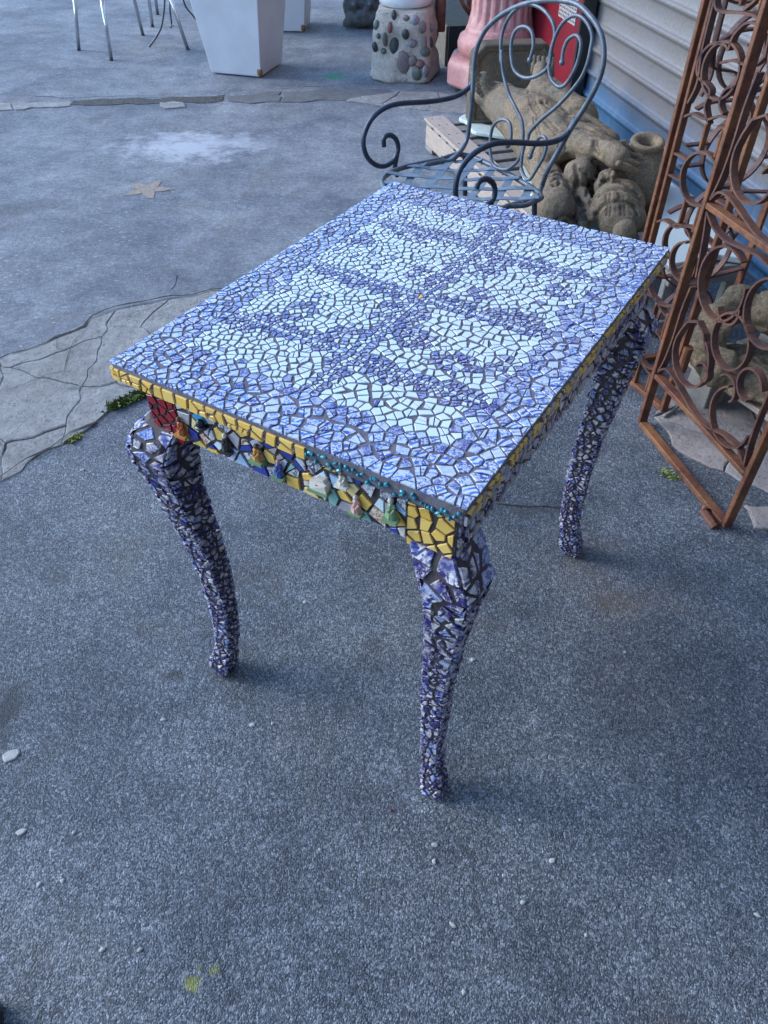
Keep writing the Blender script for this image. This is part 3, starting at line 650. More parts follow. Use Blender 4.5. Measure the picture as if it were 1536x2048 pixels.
def stone_mat(name, a, b, c, lich=.35):
    k = NT(name); n1 = k.noise(5, 5, .65); n2 = k.noise(150, 4, .8); n3 = k.noise(25, 5, .7); g = k.n('ShaderNodeNewGeometry'); nz = k.n('ShaderNodeSeparateXYZ', i_0=g.outputs['Normal']).outputs[2]
    col = k.mix(k.ramp(n1.outputs[0], [(.35, 0.0), (.65, 1.0)]), a, b); col = k.mix(k.math('MULTIPLY', k.ramp(n3.outputs[0], [(.45, 0.0), (.7, 1.0)]), .6), col, c)
    col = k.mix(1.0, col, k.ramp(n2.outputs[0], [(.30, .45), (.5, 1.0), (.68, 1.6)]), 'MULTIPLY')
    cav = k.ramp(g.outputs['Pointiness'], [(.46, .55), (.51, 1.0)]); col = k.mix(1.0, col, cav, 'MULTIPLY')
    h = k.math('ADD', n2.outputs[0], k.math('MULTIPLY', n3.outputs[0], 1.5))
    return k.out(col, .85, k.bump(h, .6, .004), spec=.3)
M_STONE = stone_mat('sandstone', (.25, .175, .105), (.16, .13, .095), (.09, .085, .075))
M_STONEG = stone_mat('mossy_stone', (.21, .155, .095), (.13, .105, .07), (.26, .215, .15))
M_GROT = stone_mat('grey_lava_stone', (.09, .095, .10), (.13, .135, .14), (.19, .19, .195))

# grotesque head
gc = Vector((-.17, 6.85, 0)); gr = empty('beast_sculpture', gc, 0, 'small dark grey stone beast head with round eyes on the ground beside the pedestal', 'sculpture')
B = [('b', gc+Vector((0, .03, .12)), (.15, .14, .12)), ('b', gc+Vector((0, -.10, .07)), (.13, .08, .06)), ('b', gc+Vector((-.06, -.12, .16)), .038), ('b', gc+Vector((.06, -.12, .16)), .038), ('b', gc+Vector((0, -.16, .10)), (.045, .035, .03)),
     ('b', gc+Vector((-.12, -.02, .24)), (.05, .05, .06)), ('b', gc+Vector((.1, 0, .2)), (.06, .05, .05)), ('c', gc+Vector((-.12, -.1, .03)), .03, gc+Vector((.12, -.1, .03)), .03), ('b', gc+Vector((-.1, .05, .30)), (.04, .04, .05))]
sculpt('head', B, M_GROT, gr, gc, .011, .008, 18)
for s_ in (-1, 1): MB().ball((s_*.06, -.152, .165), .014).build('eye', PM[3], gr, smooth=True)

# ---- white tapered planters
M_PLAN = simple('off_white_plastic', (.62, .62, .65), (.50, .49, .52), 5, .45, .12, .002, 0, 9, None, .30, .85)
M_RUST0 = simple('rust_chip', (.16, .07, .03), (.30, .17, .08), 150, .9, .5)
def planter(c, rz, hs, top, h, label, chips):
    o = empty('tapered_planter', c, rz, label, 'planter', 'white tapered planters')
    m = MB(); b = .004
    V = []
    for z, r_ in ((.006, hs-.006), (.012, hs), (h, top), (h, top-.03), (h-.06, top-.035)): V += [(-r_, -r_, z), (r_, -r_, z), (r_, r_, z), (-r_, r_, z)]
    F = [(i*4+k, i*4+(k+1)%4, (i+1)*4+(k+1)%4, (i+1)*4+k) for i in range(4) for k in range(4)]+[(3, 2, 1, 0), (16, 17, 18, 19)]
    m.add(V, F); bevel(m.build('body', M_PLAN, o), .008, 3)
    for (x, y) in chips:
        p = [(hs*x+math.copysign(.003, x), hs*y+math.copysign(.003, y))]
        mm = MB(); mm.ball((hs*x, hs*y, .035), (.02, .02, .028), n=8, m=6); mm.build('rust_chip', M_RUST0, o, smooth=True)
    return o
p1, p2, p3 = G(425, 148), G(522, 157), G(582, 128)
e1 = (p2-p1); rz = math.atan2(e1.y, e1.x); hs = .175
ctr = p2-Vector((math.cos(rz), math.sin(rz), 0))*hs+Vector((-math.sin(rz), math.cos(rz), 0))*hs
planter(ctr, rz, hs, .275, .80, 'large white tapered planter, the nearer one with a rust chip at its bottom corner', [(.955, -.955)])
planter(G(612, 65)+Vector((-.17, .17, 0)), rz*.2, .17, .25, .78, 'white tapered planter standing farther back, mostly hidden by the nearer one', [(.94, -.955)])

# ---- metal chair and bent wire rack at far left
M_CHROME = simple('polished_aluminium', (.62, .63, .65), (.50, .51, .53), 20, .22, .05, metal=.9)
M_DKWIRE = simple('dark_wire', (.05, .05, .06), (.07, .07, .08), 20, .45, metal=.3)
def mchair(feet, tops, label):
    c = sum(feet, Vector())/len(feet); o = empty('metal_chair', (c.x, c.y, 0), 0, label, 'chair'); q = o.location
    for f_, t_ in zip(feet, tops):
        m = MB(); m.tube([f_-q, t_-q], .0125, 14); m.build('leg', M_CHROME, o, smooth=True); m = MB(); m.lathe([(.0135, 0), (.0135, .012)], f_-q, 12); m.build('foot_cap', M_DKWIRE, o)
    tc = sum(tops, Vector())/len(tops)-q
    m = MB(); m.box((-.22, -.21, tc.z), (.22, .21, tc.z+.02), M=Matrix.Translation((tc.x, tc.y, 0)) @ Matrix.Rotation(R(-40), 4, 'Z')); bevel(m.build('seat', M_PLAN, o), .006)
    return o
F_ = [G(158, 101), G(223, 121), G(286, 71), G(376, 100)]; T_ = [G(176, -22, .44), G(247, -22, .44), G(255, -25, .44), G(340, -30, .44)]
mid = sum(F_, Vector())/4; T_ = [Vector((mid.x+(f_.x-mid.x)*.78, mid.y+(f_.y-mid.y)*.78, .44)) for f_ in F_]
mchair(F_, T_, 'aluminium chair on tube legs beside the white planters, legs only in view')
f4 = G(305, 54); FF = [f4, f4+Vector((.45, .1, 0)), f4+Vector((-.05, .42, 0)), f4+Vector((.4, .5, 0))]; m4 = sum(FF, Vector())/4
mchair(FF, [Vector((m4.x+(f_.x-m4.x)*.9, m4.y+(f_.y-m4.y)*.9, .44)) for f_ in FF], 'second aluminium chair standing behind, one bright tube leg in view')
cb = G(330, 80); wr = empty('cable_bundle', cb, 0, 'dark hanging cables curving to the ground between chair legs and planter', 'cables')
for pts in ([(298,94,0),(310,78,.05),(322,55,.12),(328,20,.22),(331,-30,.35)], [(341,56,0),(343,45,.02),(340,20,.15),(337,-40,.3)], [(398,47,.02),(385,30,.08),(370,10,.18),(360,-30,.3)]):
    m = MB(); m.tube(catmull([G(*p)-cb for p in pts], 6), .0065, 8); m.build('cable', M_DKWIRE, wr, smooth=True)

# ---- wooden pallets
def wood(name, a, b):
    k = NT(name); r = rand_island(k); P = k.obj(); st = k.n('ShaderNodeVectorMath', operation='MULTIPLY', i_0=P, i_1=(6, 60, 60)).outputs[0]
    n1 = k.noise(1.6, 6, .7, vec=st); n2 = k.noise(20, 4, .7)
    col = k.mix(k.ramp(n1.outputs[0], [(.35, 0.0), (.68, 1.0)]), a, b); col = k.mix(k.math('MULTIPLY', r, .35), col, k.mix(1.0, col, (.7, .68, .66), 'MULTIPLY')); col = k.mix(k.math('MULTIPLY', k.ramp(n2.outputs[0], [(.55, 0.0), (.75, 1.0)]), .5), col, (.10, .09, .085))
    return k.out(col, .75, k.bump(n1.outputs[0], .4, .002))
M_WOOD = wood('weathered_pallet_wood', (.36, .28, .23), (.46, .37, .31)); M_WOODG = wood('grey_pallet_wood', (.20, .19, .18), (.30, .28, .26)); M_NAIL = simple('nail', (.04, .03, .03), None, 50, .6)
pv = Vector((.295, -.955, 0)); pq = Vector((.955, .295, 0)); pa0 = Vector((.215, 4.13, 0))
pal = empty('wooden_pallet', pa0, math.atan2(pv.y, pv.x), 'weathered wooden pallet under the lying stone statue', 'pallet')
pal_m = Matrix.Rotation(0, 4, 'Z')
def pboard(par, name, lo, hi, mat, nails=()):
    m = MB(); m.box(lo, hi, jit=.0015); o = bevel(m.build(name, mat, par), .0025, 1)
    if nails:
        m = MB()
        for x, y in nails: m.lathe([(.0042, hi[2]), (.0035, hi[2]+.0015)], (x, y, 0), 8)
        m.build('nail', M_NAIL, o)
# local x runs along the pallet towards the table, local y to the wall
for yo, w_ in ((0, .10), (.33, .09), (.66, .10)):
    pboard(pal, 'stringer', (0, yo, .028), (1.25, yo+.045, .118), M_WOOD)
for yo, w_ in ((-.01, .105), (.30, .10), (.62, .10)):
    pboard(pal, 'top_board', (-.005, yo, .136), (1.25, yo+w_, .152), M_WOOD, [(x, yo+w_*f) for x in (.03, .13, .27, .40, .55, .68, .82, .95, 1.1, 1.2) for f in (.3, .7)])
for i in range(12):
    pboard(pal, 'cross_slat', (.008+i*.105, -.0, .119), (.008+i*.105+.07, .76, .1345), M_WOODG)
for xo in (0, .55, 1.12): pboard(pal, 'base_board', (xo, 0, .002), (xo+.1, .76, .027), M_WOODG)
pb0 = G(1368, 722, .11); pv2 = (G(1536, 838, .11)-pb0); pv2.z = 0; pv2.normalize()
pal2 = empty('wooden_pallet', (pb0.x, pb0.y, 0), math.atan2(pv2.y, pv2.x), 'low wooden pallet holding the mossy stone sculpture at the right edge', 'pallet')
pboard(pal2, 'top_board', (-.0, 0, .10), (1.0, .085, .118), M_WOOD, [(x, .04) for x in (.03, .08, .2, .33, .45)])
for i in range(1, 6): pboard(pal2, 'top_board', (0, .10*i+.02, .10), (1.0, .10*i+.09, .118), M_WOODG)
for xo in (.03, .40, .80): pboard(pal2, 'block', (xo, .005, .0), (xo+.09, .085, .099), M_WOODG)
pboard(pal2, 'base_board', (0.0, .5, .0), (1.0, .6, .02), M_WOODG)

# foam / pale slab pieces
M_FOAM = simple('pale_foam', (.55, .62, .58), (.48, .55, .52), 40, .6, .3)
def poly_slab(name, P, z0, z1, mat, label, cat, bw=.004):
    c = sum(P, Vector())/len(P); c = Vector((c.x, c.y, z0)); n = len(P); V = [Vector((p.x-c.x, p.y-c.y, 0)) for p in P]+[Vector((p.x-c.x, p.y-c.y, z1-z0)) for p in P]
    A_ = sum(P[i].x*P[(i+1)%n].y-P[(i+1)%n].x*P[i].y for i in range(n))
    F = [list(range(n))[::-1], [n+i for i in range(n)]]+[(i, (i+1)%n, n+(i+1)%n, n+i) for i in range(n)]
    if A_ < 0: F = [f[::-1] for f in F]
    o = mesh_obj(name, V, F, mat); o.location = c; bevel(o, bw, 2); return tag(o, label, cat)
P = [G(x, y, .168) for x, y in ((918,236),(935,228),(955,244),(1000,255),(1050,262),(1045,276),(975,268),(945,262),(935,245))]
poly_slab('foam_pad', catmull(P, 3, True), .153, .170, M_FOAM, 'crumpled pale foam pad wedged under the plinth of the lying statue', 'foam pad')
P = [G(x, y, .175) for x, y in ((1040,330),(1075,320),(1190,400),(1240,500),(1180,520),(1080,440))]
poly_slab('foam_board', P, .153, .176, M_FOAM, 'pale board beneath the head of the lying stone statue', 'board')

# pale stone slab on wooden crate behind the gates
M_MARB = simple('pale_stone_slab', (.50, .56, .55), (.42, .49, .49), 90, .5, .2)
P = [G(x, y, .28) for x, y in ((1343,366),(1414,427),(1497,520),(1440,511),(1345,530),(1300,480),(1305,410))]
poly_slab('stone_slab', P, .262, .284, M_MARB, 'pale flat stone slab lying on a crate behind the rusty gates', 'stone slab')
cr = empty('wooden_crate', (.93, 2.27, 0), math.atan2(.17, 1.0)+.0, 'dark low wooden crate with open side under the pale slab', 'crate')
for (lo, hi) in (((0, 0, .20), (.26, .018, .258)), ((0, .35, .20), (.26, .368, .258)), ((0, .02, .242), (.26, .09, .258)), ((0, .12, .242), (.26, .19, .258)), ((0, .22, .242), (.26, .29, .258))): pboard(cr, 'plank', lo, hi, M_WOODG)
for (x, y) in ((0, 0), (.22, 0), (0, .33), (.22, .33)): pboard(cr, 'post', (x+.002, y+.02, 0), (x+.036, y+.05, .24), M_WOODG)
pboard(cr, 'plank', (0, 0, .02), (.26, .018, .07), M_WOODG)

# ---- lying stone statue
so = Vector((.62, 3.3, .16)); stt = empty('lying_statue', so, 0, 'brown carved stone woman with a jar lying on her back on the pallet', 'statue')
g_ = lambda x, y, z: G(x, y, z)
B = [
 # legs and skirt
 ('c', g_(985,195,.31), .07, g_(1070,255,.31), .125), ('c', g_(1075,260,.30), .13, g_(1130,330,.27), .125),
 ('c', g_(1010,200,.33), .07, g_(970,190,.33), .05), ('c', g_(1085,195,.38), .085, g_(1150,245,.34), .10), ('c', g_(1080,185,.40), .06, g_(1085,160,.42), .05),
 # feet
 ('c', g_(985,190,.34), .045, g_(965,160,.40), .035), ('c', g_(1080,165,.42), .045, g_(1082,140,.46), .035),
 # hips/torso
 ('c', g_(1140,300,.28), .13, g_(1190,335,.27), .12), ('b', g_(1120,320,.30), (.14, .14, .10)), ('c', g_(1140,240,.36), .06, g_(1215,285,.32), .05),
 # shoulder and near arm
 ('b', g_(1160,345,.35), (.058, .062, .05)), ('c', g_(1085,325,.30), .055, g_(1112,420,.28), .068), ('b', g_(1112,415,.28), (.065, .075, .07)), ('c', g_(1112,420,.26), .06, g_(1160,380,.26), .07),
 # far upper arm to bracelet to hand
 ('c', g_(1100,306,.37), .048, g_(1145,288,.41), .052), ('c', g_(1145,288,.41), .051, g_(1190,296,.43), .038), ('c', g_(1202,300,.43), .032, g_(1222,306,.44), .040), ('c', g_(1222,306,.44), .040, g_(1238,316,.44), .038),
 # chest
 ('b', g_(1195,345,.31), (.09, .08, .07)), ('c', g_(1195,360,.28), .05, g_(1225,400,.26), .06),
 # head: face, turban, bun, ear
 ('b', g_(1222,372,.33), (.062, .062, .06)), ('b', g_(1236,412,.30), (.095, .085, .09)), ('b', g_(1245,440,.27), (.085, .06, .07)), ('b', g_(1250,462,.27), (.04, .04, .04)), ('b', g_(1225,352,.40), (.012, .018, .022)),
 ('b', g_(1215,352,.375), (.035, .03, .02)), ('b', g_(1128,458,.22), (.045, .04, .045)), ('c', g_(1150,395,.27), .025, g_(1165,445,.24), .03), ('c', g_(1165,385,.30), .02, g_(1185,430,.28), .022),
]
# fingers on the jar
for i, (a, b) in enumerate((((1240,290),(1276,302)), ((1242,302),(1279,315)), ((1240,315),(1277,329)), ((1236,328),(1270,342)))):
    B.append(('c', g_(*a, .462-.006*i), .0125, g_(*b, .445-.010*i), .0095))
B.append(('c', g_(1222, 290, .47), .011, g_(1250, 284, .47), .009))
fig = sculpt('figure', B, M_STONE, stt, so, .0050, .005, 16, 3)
# toes
m = MB()
for i in range(5):
    a = g_(958+i*1.5, 152+i*9, .42-i*.018); m.tube([a-so, a-so+Vector((-.045, .01, .035))], [.014, .010], 8); m.ball(a-so, .014)
for i in range(5):
    a = g_(1066+i*9, 148+i*1.0, .44); m.tube([a-so, a-so+Vector((0, .02, .06))], [.013, .010], 8); m.ball(a-so+Vector((0, .02, .06)), .010)
m.build('toes', M_STONE, stt, smooth=True)
# plinth the feet stand on (turned upright because the statue lies)
f1, f2 = Vector((.42, 3.98, 0)), Vector((.80, 4.02, 0)); m = MB(); ex = (f2-f1).normalized(); ey = Vector((-ex.y, ex.x, 0)); wdt = (f2-f1).length
ring = [(0.0, .0), (.02, -.02), (wdt-.02, -.02), (wdt, 0), (wdt+.005, .30), (wdt-.04, .345), (.05, .345), (.0, .30)]
V = [f1+ex*a+Vector((0, 0, .16+max(b, 0)))-so for a, b in ring]; n = len(V); V2 = [v+ey*.11 for v in V]; ins = [f1+ex*(wdt/2+(a-wdt/2)*.86)+Vector((0, 0, .16+.165+(max(b, 0)-.165)*.86))-so for a, b in ring]; ins2 = [v+ey*.018 for v in ins]
m.add(V+V2+ins+ins2, [(i, 2*n+i, 2*n+(i+1)%n, (i+1)%n) for i in range(n)]+[(2*n+i, 3*n+i, 3*n+(i+1)%n, 2*n+(i+1)%n) for i in range(n)]+[[3*n+i for i in range(n)][::-1], [n+i for i in range(n)]]+[(i, (i+1)%n, n+(i+1)%n, n+i) for i in range(n)])
bevel(m.build('plinth', M_STONE, stt), .01, 2)
# jar
jt = g_(1294, 288, .46); ax = Vector((-.02, -.16, .98)); Lj = .30; ax.normalize(); Qj = ax.to_track_quat('Z', 'Y').to_matrix()
m = MB(); m.lathe([(.03, -.30), (.075, -.285), (.104, -.23), (.116, -.16), (.112, -.10), (.094, -.055), (.074, -.028), (.060, -.014), (.056, -.004), (.061, .006), (.058, .014), (.046, .016), (.032, .008), (.027, -.03), (.012, -.06)], jt-so, 32, M=Qj); m.build('jar', M_STONE, stt, smooth=True)
# carved lines projected on the figure surface
dg = bpy.context.evaluated_depsgraph_get(); bvf = BVHTree.FromPolygons([v.co+so for v in fig.data.vertices], [tuple(p.vertices) for p in fig.data.polygons])
from mathutils.kdtree import KDTree
fm_ = fig.data; kd = KDTree(len(fm_.vertices)); [kd.insert(v.co, v.index) for v in fm_.vertices]; kd.balance()
NRM = [v.normal.copy() for v in fm_.vertices]; DEP = {}
def groove(P, rad, dep):
    for a, b in zip(P, P[1:]):
        for t in (0, .5):
            for co_, idx, d in kd.find_range(a.lerp(b, t)-so, rad): DEP[idx] = max(DEP.get(idx, 0), dep*(1-(d/rad)**2))
def carve(pts, r_=.0042, lift=.0):
    Q = catmull([Vector((x, y, 0)) for x, y in pts], 5); run = []
    for q in Q:
        h = bvf.ray_cast(C0, ray(q.x, q.y))
        if h[0] is not None and (not run or (h[0]-run[-1]).length < .05): run.append(h[0]-ray(q.x, q.y).normalized()*lift)
        else:
            if len(run) > 2: groove(run, r_*1.75, r_*1.35)
            run = [h[0]] if h[0] is not None else []
    if len(run) > 2: groove(run, r_*1.75, r_*1.35)
for o_ in (0, 6, 12): carve([(1056+o_,180),(1060+o_,205),(1075+o_,230),(1100+o_,255),(1115+o_,275),(1118+o_,300)])
for o_ in (0, 7): carve([(1066+o_,235),(1072+o_,262),(1078+o_,290),(1082+o_,315)])
for o_ in (0, 8, 16): carve([(1044+o_,300-o_*.3),(1056+o_,322),(1075+o_,342),(1092+o_,352)])
for o_ in (0, 5): carve([(1190+o_,278),(1188+o_,290),(1190+o_,302),(1196+o_,312)], .006)
for o_ in (0, 7): carve([(1213+o_,384),(1212+o_,398),(1214+o_,414),(1212+o_,432)], .0045)
for o_ in (0, 7): carve([(1238+o_,385),(1241+o_,398),(1242+o_,414),(1243+o_,430)], .0045)
carve([(1196,392),(1215,380),(1240,378),(1265,385),(1283,400)], .0055); carve([(1200,372),(1216,360),(1236,362),(1258,372),(1278,388)], .007); carve([(1192,430),(1205,412),(1228,404),(1250,404),(1268,412),(1276,430)], .0055)
carve([(1175,430),(1178,408),(1190,392)], .006); carve([(1120,452),(1128,444),(1138,448),(1140,462),(1130,468),(1122,462)], .005); carve([(1113,440),(1130,432),(1148,440),(1152,460)], .006)
carve([(1150,330),(1155,360),(1150,390),(1165,412)], .007); carve([(1160,340),(1175,352),(1178,372),(1172,392)], .006); carve([(1185,325),(1200,345),(1190,362),(1176,362)], .005); carve([(1195,340),(1210,352),(1205,372),(1190,385)], .006)
carve([(1100,345),(1112,340),(1126,345)], .005); carve([(1100,352),(1112,348),(1126,352)], .005); carve([(1104,362),(1112,356),(1120,362),(1114,372),(1106,370)], .005)
for o_ in (0, 10): carve([(1085+o_,205),(1110+o_,222),(1140+o_,236),(1175+o_,245)], .006)
carve([(1130,262),(1165,256),(1200,268)], .005)
carve([(1155,405),(1175,415),(1160,425),(1172,438)], .006)
for idx, d_ in DEP.items(): fm_.vertices[idx].co -= NRM[idx]*d_
fm_.update()

# mossy sculpture on the right pallet
mo = G(1480, 700, .2); ms = empty('mossy_sculpture', mo, 0, 'mossy carved stone figure lying on the low pallet at the right edge', 'sculpture')
B = [('c', G(1405,700,.19), .045, G(1432,640,.24), .045), ('c', G(1405,700,.17), .05, G(1440,740,.17), .055), ('c', G(1432,640,.24), .045, G(1480,600,.27), .05), ('b', G(1535,625,.27), (.05, .06, .06)), ('b', G(1500,745,.14), (.13, .15, .03)),
     ('c', G(1480,735,.15), .035, G(1560,800,.15), .04), ('c', G(1535,625,.27), .05, G(1600,640,.24), .09), ('b', G(1415,690,.16), (.05, .05, .035))]
sculpt('figure', B, M_STONEG, ms, mo, .007, .014, 18, 1)

# ================================================================== WROUGHT IRON CHAIR
M_IRON = simple('blue_grey_iron', (.06, .08, .11), (.12, .14, .17), 30, .45, .35, .002, metal=.3); M_IROND = simple('dark_blue_iron', (.022, .034, .058), (.045, .06, .09), 30, .42, .3, .002, metal=.3)
M_STRAP = simple('blue_strap', (.13, .19, .25), (.20, .26, .32), 25, .5, .3, .002, metal=.2)
bl, br = Vector((.292, 2.743, .45)), Vector((.501, 2.394, .45)); cf = Vector((-.82, -.57, 0)).normalized(); cs = (br-bl).normalized(); cf = (cf-cs*cf.dot(cs)).normalized()
bc = (bl+br)/2; ch = empty('iron_chair', (bc+cf*.2).xy.to_3d(), 0, 'blue-grey wrought iron garden chair with scrolled back and curled arms behind the table', 'chair'); co = ch.location.copy(); SZ = .45
bup = (Vector((0, 0, 1))*math.cos(R(9))-cf*math.sin(R(9))).normalized(); bn_ = cs.cross(bup).normalized()
def BP(L_): return [GP(x, y, bc, bn_)-co for x, y in L_]
def ctube(name, P, r_, mat=M_IRON, par=None, n=6):
    m = MB(); m.tube(catmull(P, n), r_, 10); return m.build(name, mat, par or ch, smooth=True)
side_l = [G(905,320,SZ)-co, G(880,324,SZ)-co, G(850,330,SZ)-co, G(815,342,SZ)-co, G(786,352,SZ)-co]
hoop = BP([(932,284),(940,235),(945,185),(948,130),(955,92),(975,55),(1010,26),(1050,8),(1100,0),(1150,7),(1181,33),(1202,68),(1208,110),(1202,148),(1187,184),(1166,220),(1139,262),(1118,300),(1095,341)])
side_r = [G(1084,372,SZ)-co, G(1074,395,SZ)-co, G(1052,410,SZ)-co, G(1010,412,SZ)-co]
ctube('back_hoop', [side_l[2], side_l[1], side_l[0]]+hoop+side_r, .0078)
ctube('back_scroll', BP([(1002,127),(1002,83),(1010,50),(1027,23),(1053,8),(1083,17),(1103,40),(1110,67),(1103,100),(1097,133),(1073,152),(1047,155),(1027,137),(1022,93),(1030,63),(1047,53),(1063,63),(1067,90),(1060,120)]), .0056)
ctube('back_scroll', BP([(1003,100),(1006,144),(1017,186),(1031,215),(1044,244),(1046,280),(1039,315),(1024,333),(1008,339),(987,330),(980,299),(982,268),(989,248),(1006,239),(1020,248),(1022,277),(1015,291)]), .0054)
ctube('back_scroll', BP([(1042,335),(1044,312),(1049,290),(1055,280),(1060,264),(1082,240),(1119,208),(1146,178),(1164,153),(1175,126),(1181,100),(1184,68),(1169,39),(1148,31),(1125,47),(1107,83),(1098,125),(1102,157),(1119,174),(1136,163),(1154,128),(1162,89),(1153,71),(1136,80),(1127,101),(1124,125)]), .0056)
ctube('back_scroll', BP([(1042,335),(1049,353),(1059,359),(1071,342),(1088,311),(1093,284),(1086,273),(1075,279),(1066,299),(1060,313)]), .0054)
m = MB(); 
for x, y in ((1124,125),(1060,120),(1060,313),(1015,291)): m.ball(BP([(x, y)])[0], .009)
m.build('scroll_ends', M_IRON, ch, smooth=True)
def arm(joint, L_, name='arm'):
    p0 = GP(joint[0], joint[1], bc, bn_); return [GP(x, y, p0, cs.cross(Vector((0, 0, 1)))*1.0 if False else cs)-co for x, y in L_]
la = arm((948,130), [(948,130),(944,165),(930,182),(905,195),(860,203),(800,207),(770,216),(745,236),(730,265),(727,290),(735,315),(752,330),(770,332),(786,322),(795,305),(796,290),(790,276),(778,270),(768,277),(768,293)])
ctube('arm', la, .0082, M_IROND)
ls = arm((948,130), [(796,300),(792,320),(790,336),(795,352)]); ctube('arm_support', ls, .0085, M_IROND)
ra = arm((1139,262), [(1151,235),(1135,266),(1115,281),(1080,287),(1030,285),(990,287),(955,302),(930,325),(916,350),(911,385),(918,410),(938,420),(965,414),(985,400),(990,380),(984,364),(971,358),(958,364),(953,377)])
ctube('arm', ra, .0082, M_IROND)
rs = arm((1139,262), [(985,400),(975,425),(980,445)]); ctube('arm_support', rs, .0085, M_IROND)
# seat ring, straps, legs, in seat coordinates: a along front direction, b across
bw_, bd_ = .205, .40
def SP(a, b, z=SZ): p = bc+cf*a+cs*b; return Vector((p.x, p.y, z))-co
ringp = [SP(0, -.19), SP(.12, -.215), SP(.28, -.215), SP(.38, -.15), SP(.415, 0), SP(.38, .15), SP(.28, .215), SP(.12, .215), SP(0, .19)]
R2 = catmull(ringp, 5, True); m = MB(); m.tube(R2+[R2[0]], .0085, 10, cap=False); m.build('seat_ring', M_IRON, ch, smooth=True)
ang2 = [( (p-SP(.2, 0)).xy ) for p in R2]
def clipseg(o_, d_):
    """intersect line with seat outline"""
    hits = []
    P2 = [((p-SP(0, 0)).dot(cf), (p-SP(0, 0)).dot(cs)) for p in R2]
    for i in range(len(P2)):
        a, b = P2[i], P2[(i+1) % len(P2)]; ex_, ey_ = b[0]-a[0], b[1]-a[1]; den = d_[0]*ey_-d_[1]*ex_
        if abs(den) < 1e-9: continue
        t = ((a[0]-o_[0])*ey_-(a[1]-o_[1])*ex_)/den; u_ = ((a[0]-o_[0])*d_[1]-(a[1]-o_[1])*d_[0])/den
        if 0 <= u_ < 1: hits.append(t)
    return (min(hits), max(hits)) if len(hits) >= 2 else None
for dirn, base in (((.80, .60), 0), ((.80, -.60), .002)):
    pr = (-dirn[1], dirn[0])
    for i in range(-4, 5):
        o_ = (.205+pr[0]*i*.078, pr[1]*i*.078); h = clipseg(o_, dirn)
        if not h or h[1]-h[0] < .05: continue
        n = 8; pts = []
        for k in range(n+1):
            t = h[0]+(h[1]-h[0])*k/n; sag = -.012*math.sin(math.pi*k/n); pts.append(SP(o_[0]+dirn[0]*t, o_[1]+dirn[1]*t, SZ+.004+sag+(.0025 if (k+i) % 2 else -.0015)+base))
        m = MB(); dv = (cf*dirn[0]+cs*dirn[1]); sv = Vector((-dv.y, dv.x, 0)); m.bar(pts, sv, .024, .0025); m.build('seat_strap', M_STRAP, ch)
for a, b, da, db in ((.02, -.19, -.05, -.02), (.02, .19, -.05, .02), (.36, -.16, .04, -.03), (.36, .16, .04, .03)):
    ctube('leg', [SP(a, b, SZ-.005), SP(a+da*.6, b+db*.6, .22), SP(a+da*1.3, b+db*1.3, .006)], .009, M_IROND)

# ================================================================== RUSTY GATES
def rust(nm='rusty_iron', c1=(.038, .014, .014), c2=(.19, .066, .032), c3=(.36, .17, .058)):
    k = NT(nm); n1 = k.noise(26, 8, .8); n2 = k.noise(110, 5, .8); n3 = k.noise(7, 5, .7)
    col = k.mix(k.ramp(n1.outputs[0], [(.35, 0.0), (.62, 1.0)]), c1, c2); col = k.mix(k.math('MULTIPLY', k.ramp(n3.outputs[0], [(.45, 0.0), (.7, 1.0)]), .5), col, c3)
    col = k.mix(k.math('MULTIPLY', k.ramp(n2.outputs[0], [(.58, 0.0), (.68, 1.0)]), .7), col, (.03, .016, .014)); return k.out(col, .6, k.bump(n2.outputs[0], .5, .002), metal=.0, spec=.4)
M_RUST = rust()
M_RUSTD = rust('rusty_scroll_iron', (.036, .018, .02), (.11, .048, .038), (.25, .11, .055))
def gate(p0, p1, label, name='iron_gate', group='rusty ornamental iron gate panels'):
    p0, p1 = Vector(p0), Vector(p1); g = (p1-p0); W_ = g.length; g.normalize(); n = Vector((-g.y, g.x, 0)); o = empty(name, (p0.x, p0.y, 0), 0, label, 'gate', group)
    f = lambda s_, z: g*s_+Vector((0, 0, z))
    return o, f, n, W_
def circ(cx_, cz, r_, a0=0, a1=360, r1=None, sq_=1.0, n=None):
    n = n or max(8, int(abs(a1-a0)/12)); r1 = r1 or r_
    return [(cx_+(r_+(r1-r_)*(k/n)**2)*math.cos(R(a0+(a1-a0)*k/n)), cz+sq_*(r_+(r1-r_)*(k/n)**2)*math.sin(R(a0+(a1-a0)*k/n))) for k in range(n+1)]
def gbar(o, f, n, name, pts, wid=.018, thk=.0055, smooth=True, sub=True):
    q = catmull([Vector((a, b, 0)) for a, b in pts], 5) if sub else [Vector((a, b, 0)) for a, b in pts]
    m = MB(); m.bar([f(v.x, v.y) for v in q], n, wid, thk); return m.build(name, M_RUSTD, o)
def stile(o, f, n, s_, z0, z1, wdt=.016, dep=.022, name='stile', g=None):
    m = MB(); a = f(1, 0)-f(0, 0); P = [f(s_, z) for z in (z0, z1)]; V = [p+a*x*wdt/2+n*y*dep/2 for p in P for x, y in ((-1,-1),(1,-1),(1,1),(-1,1))]
    m.add(V, [(0,1,5,4),(1,2,6,5),(2,3,7,6),(3,0,4,7),(3,2,1,0),(4,5,6,7)]); return bevel(m.build(name, M_RUST, o), .0015, 1)
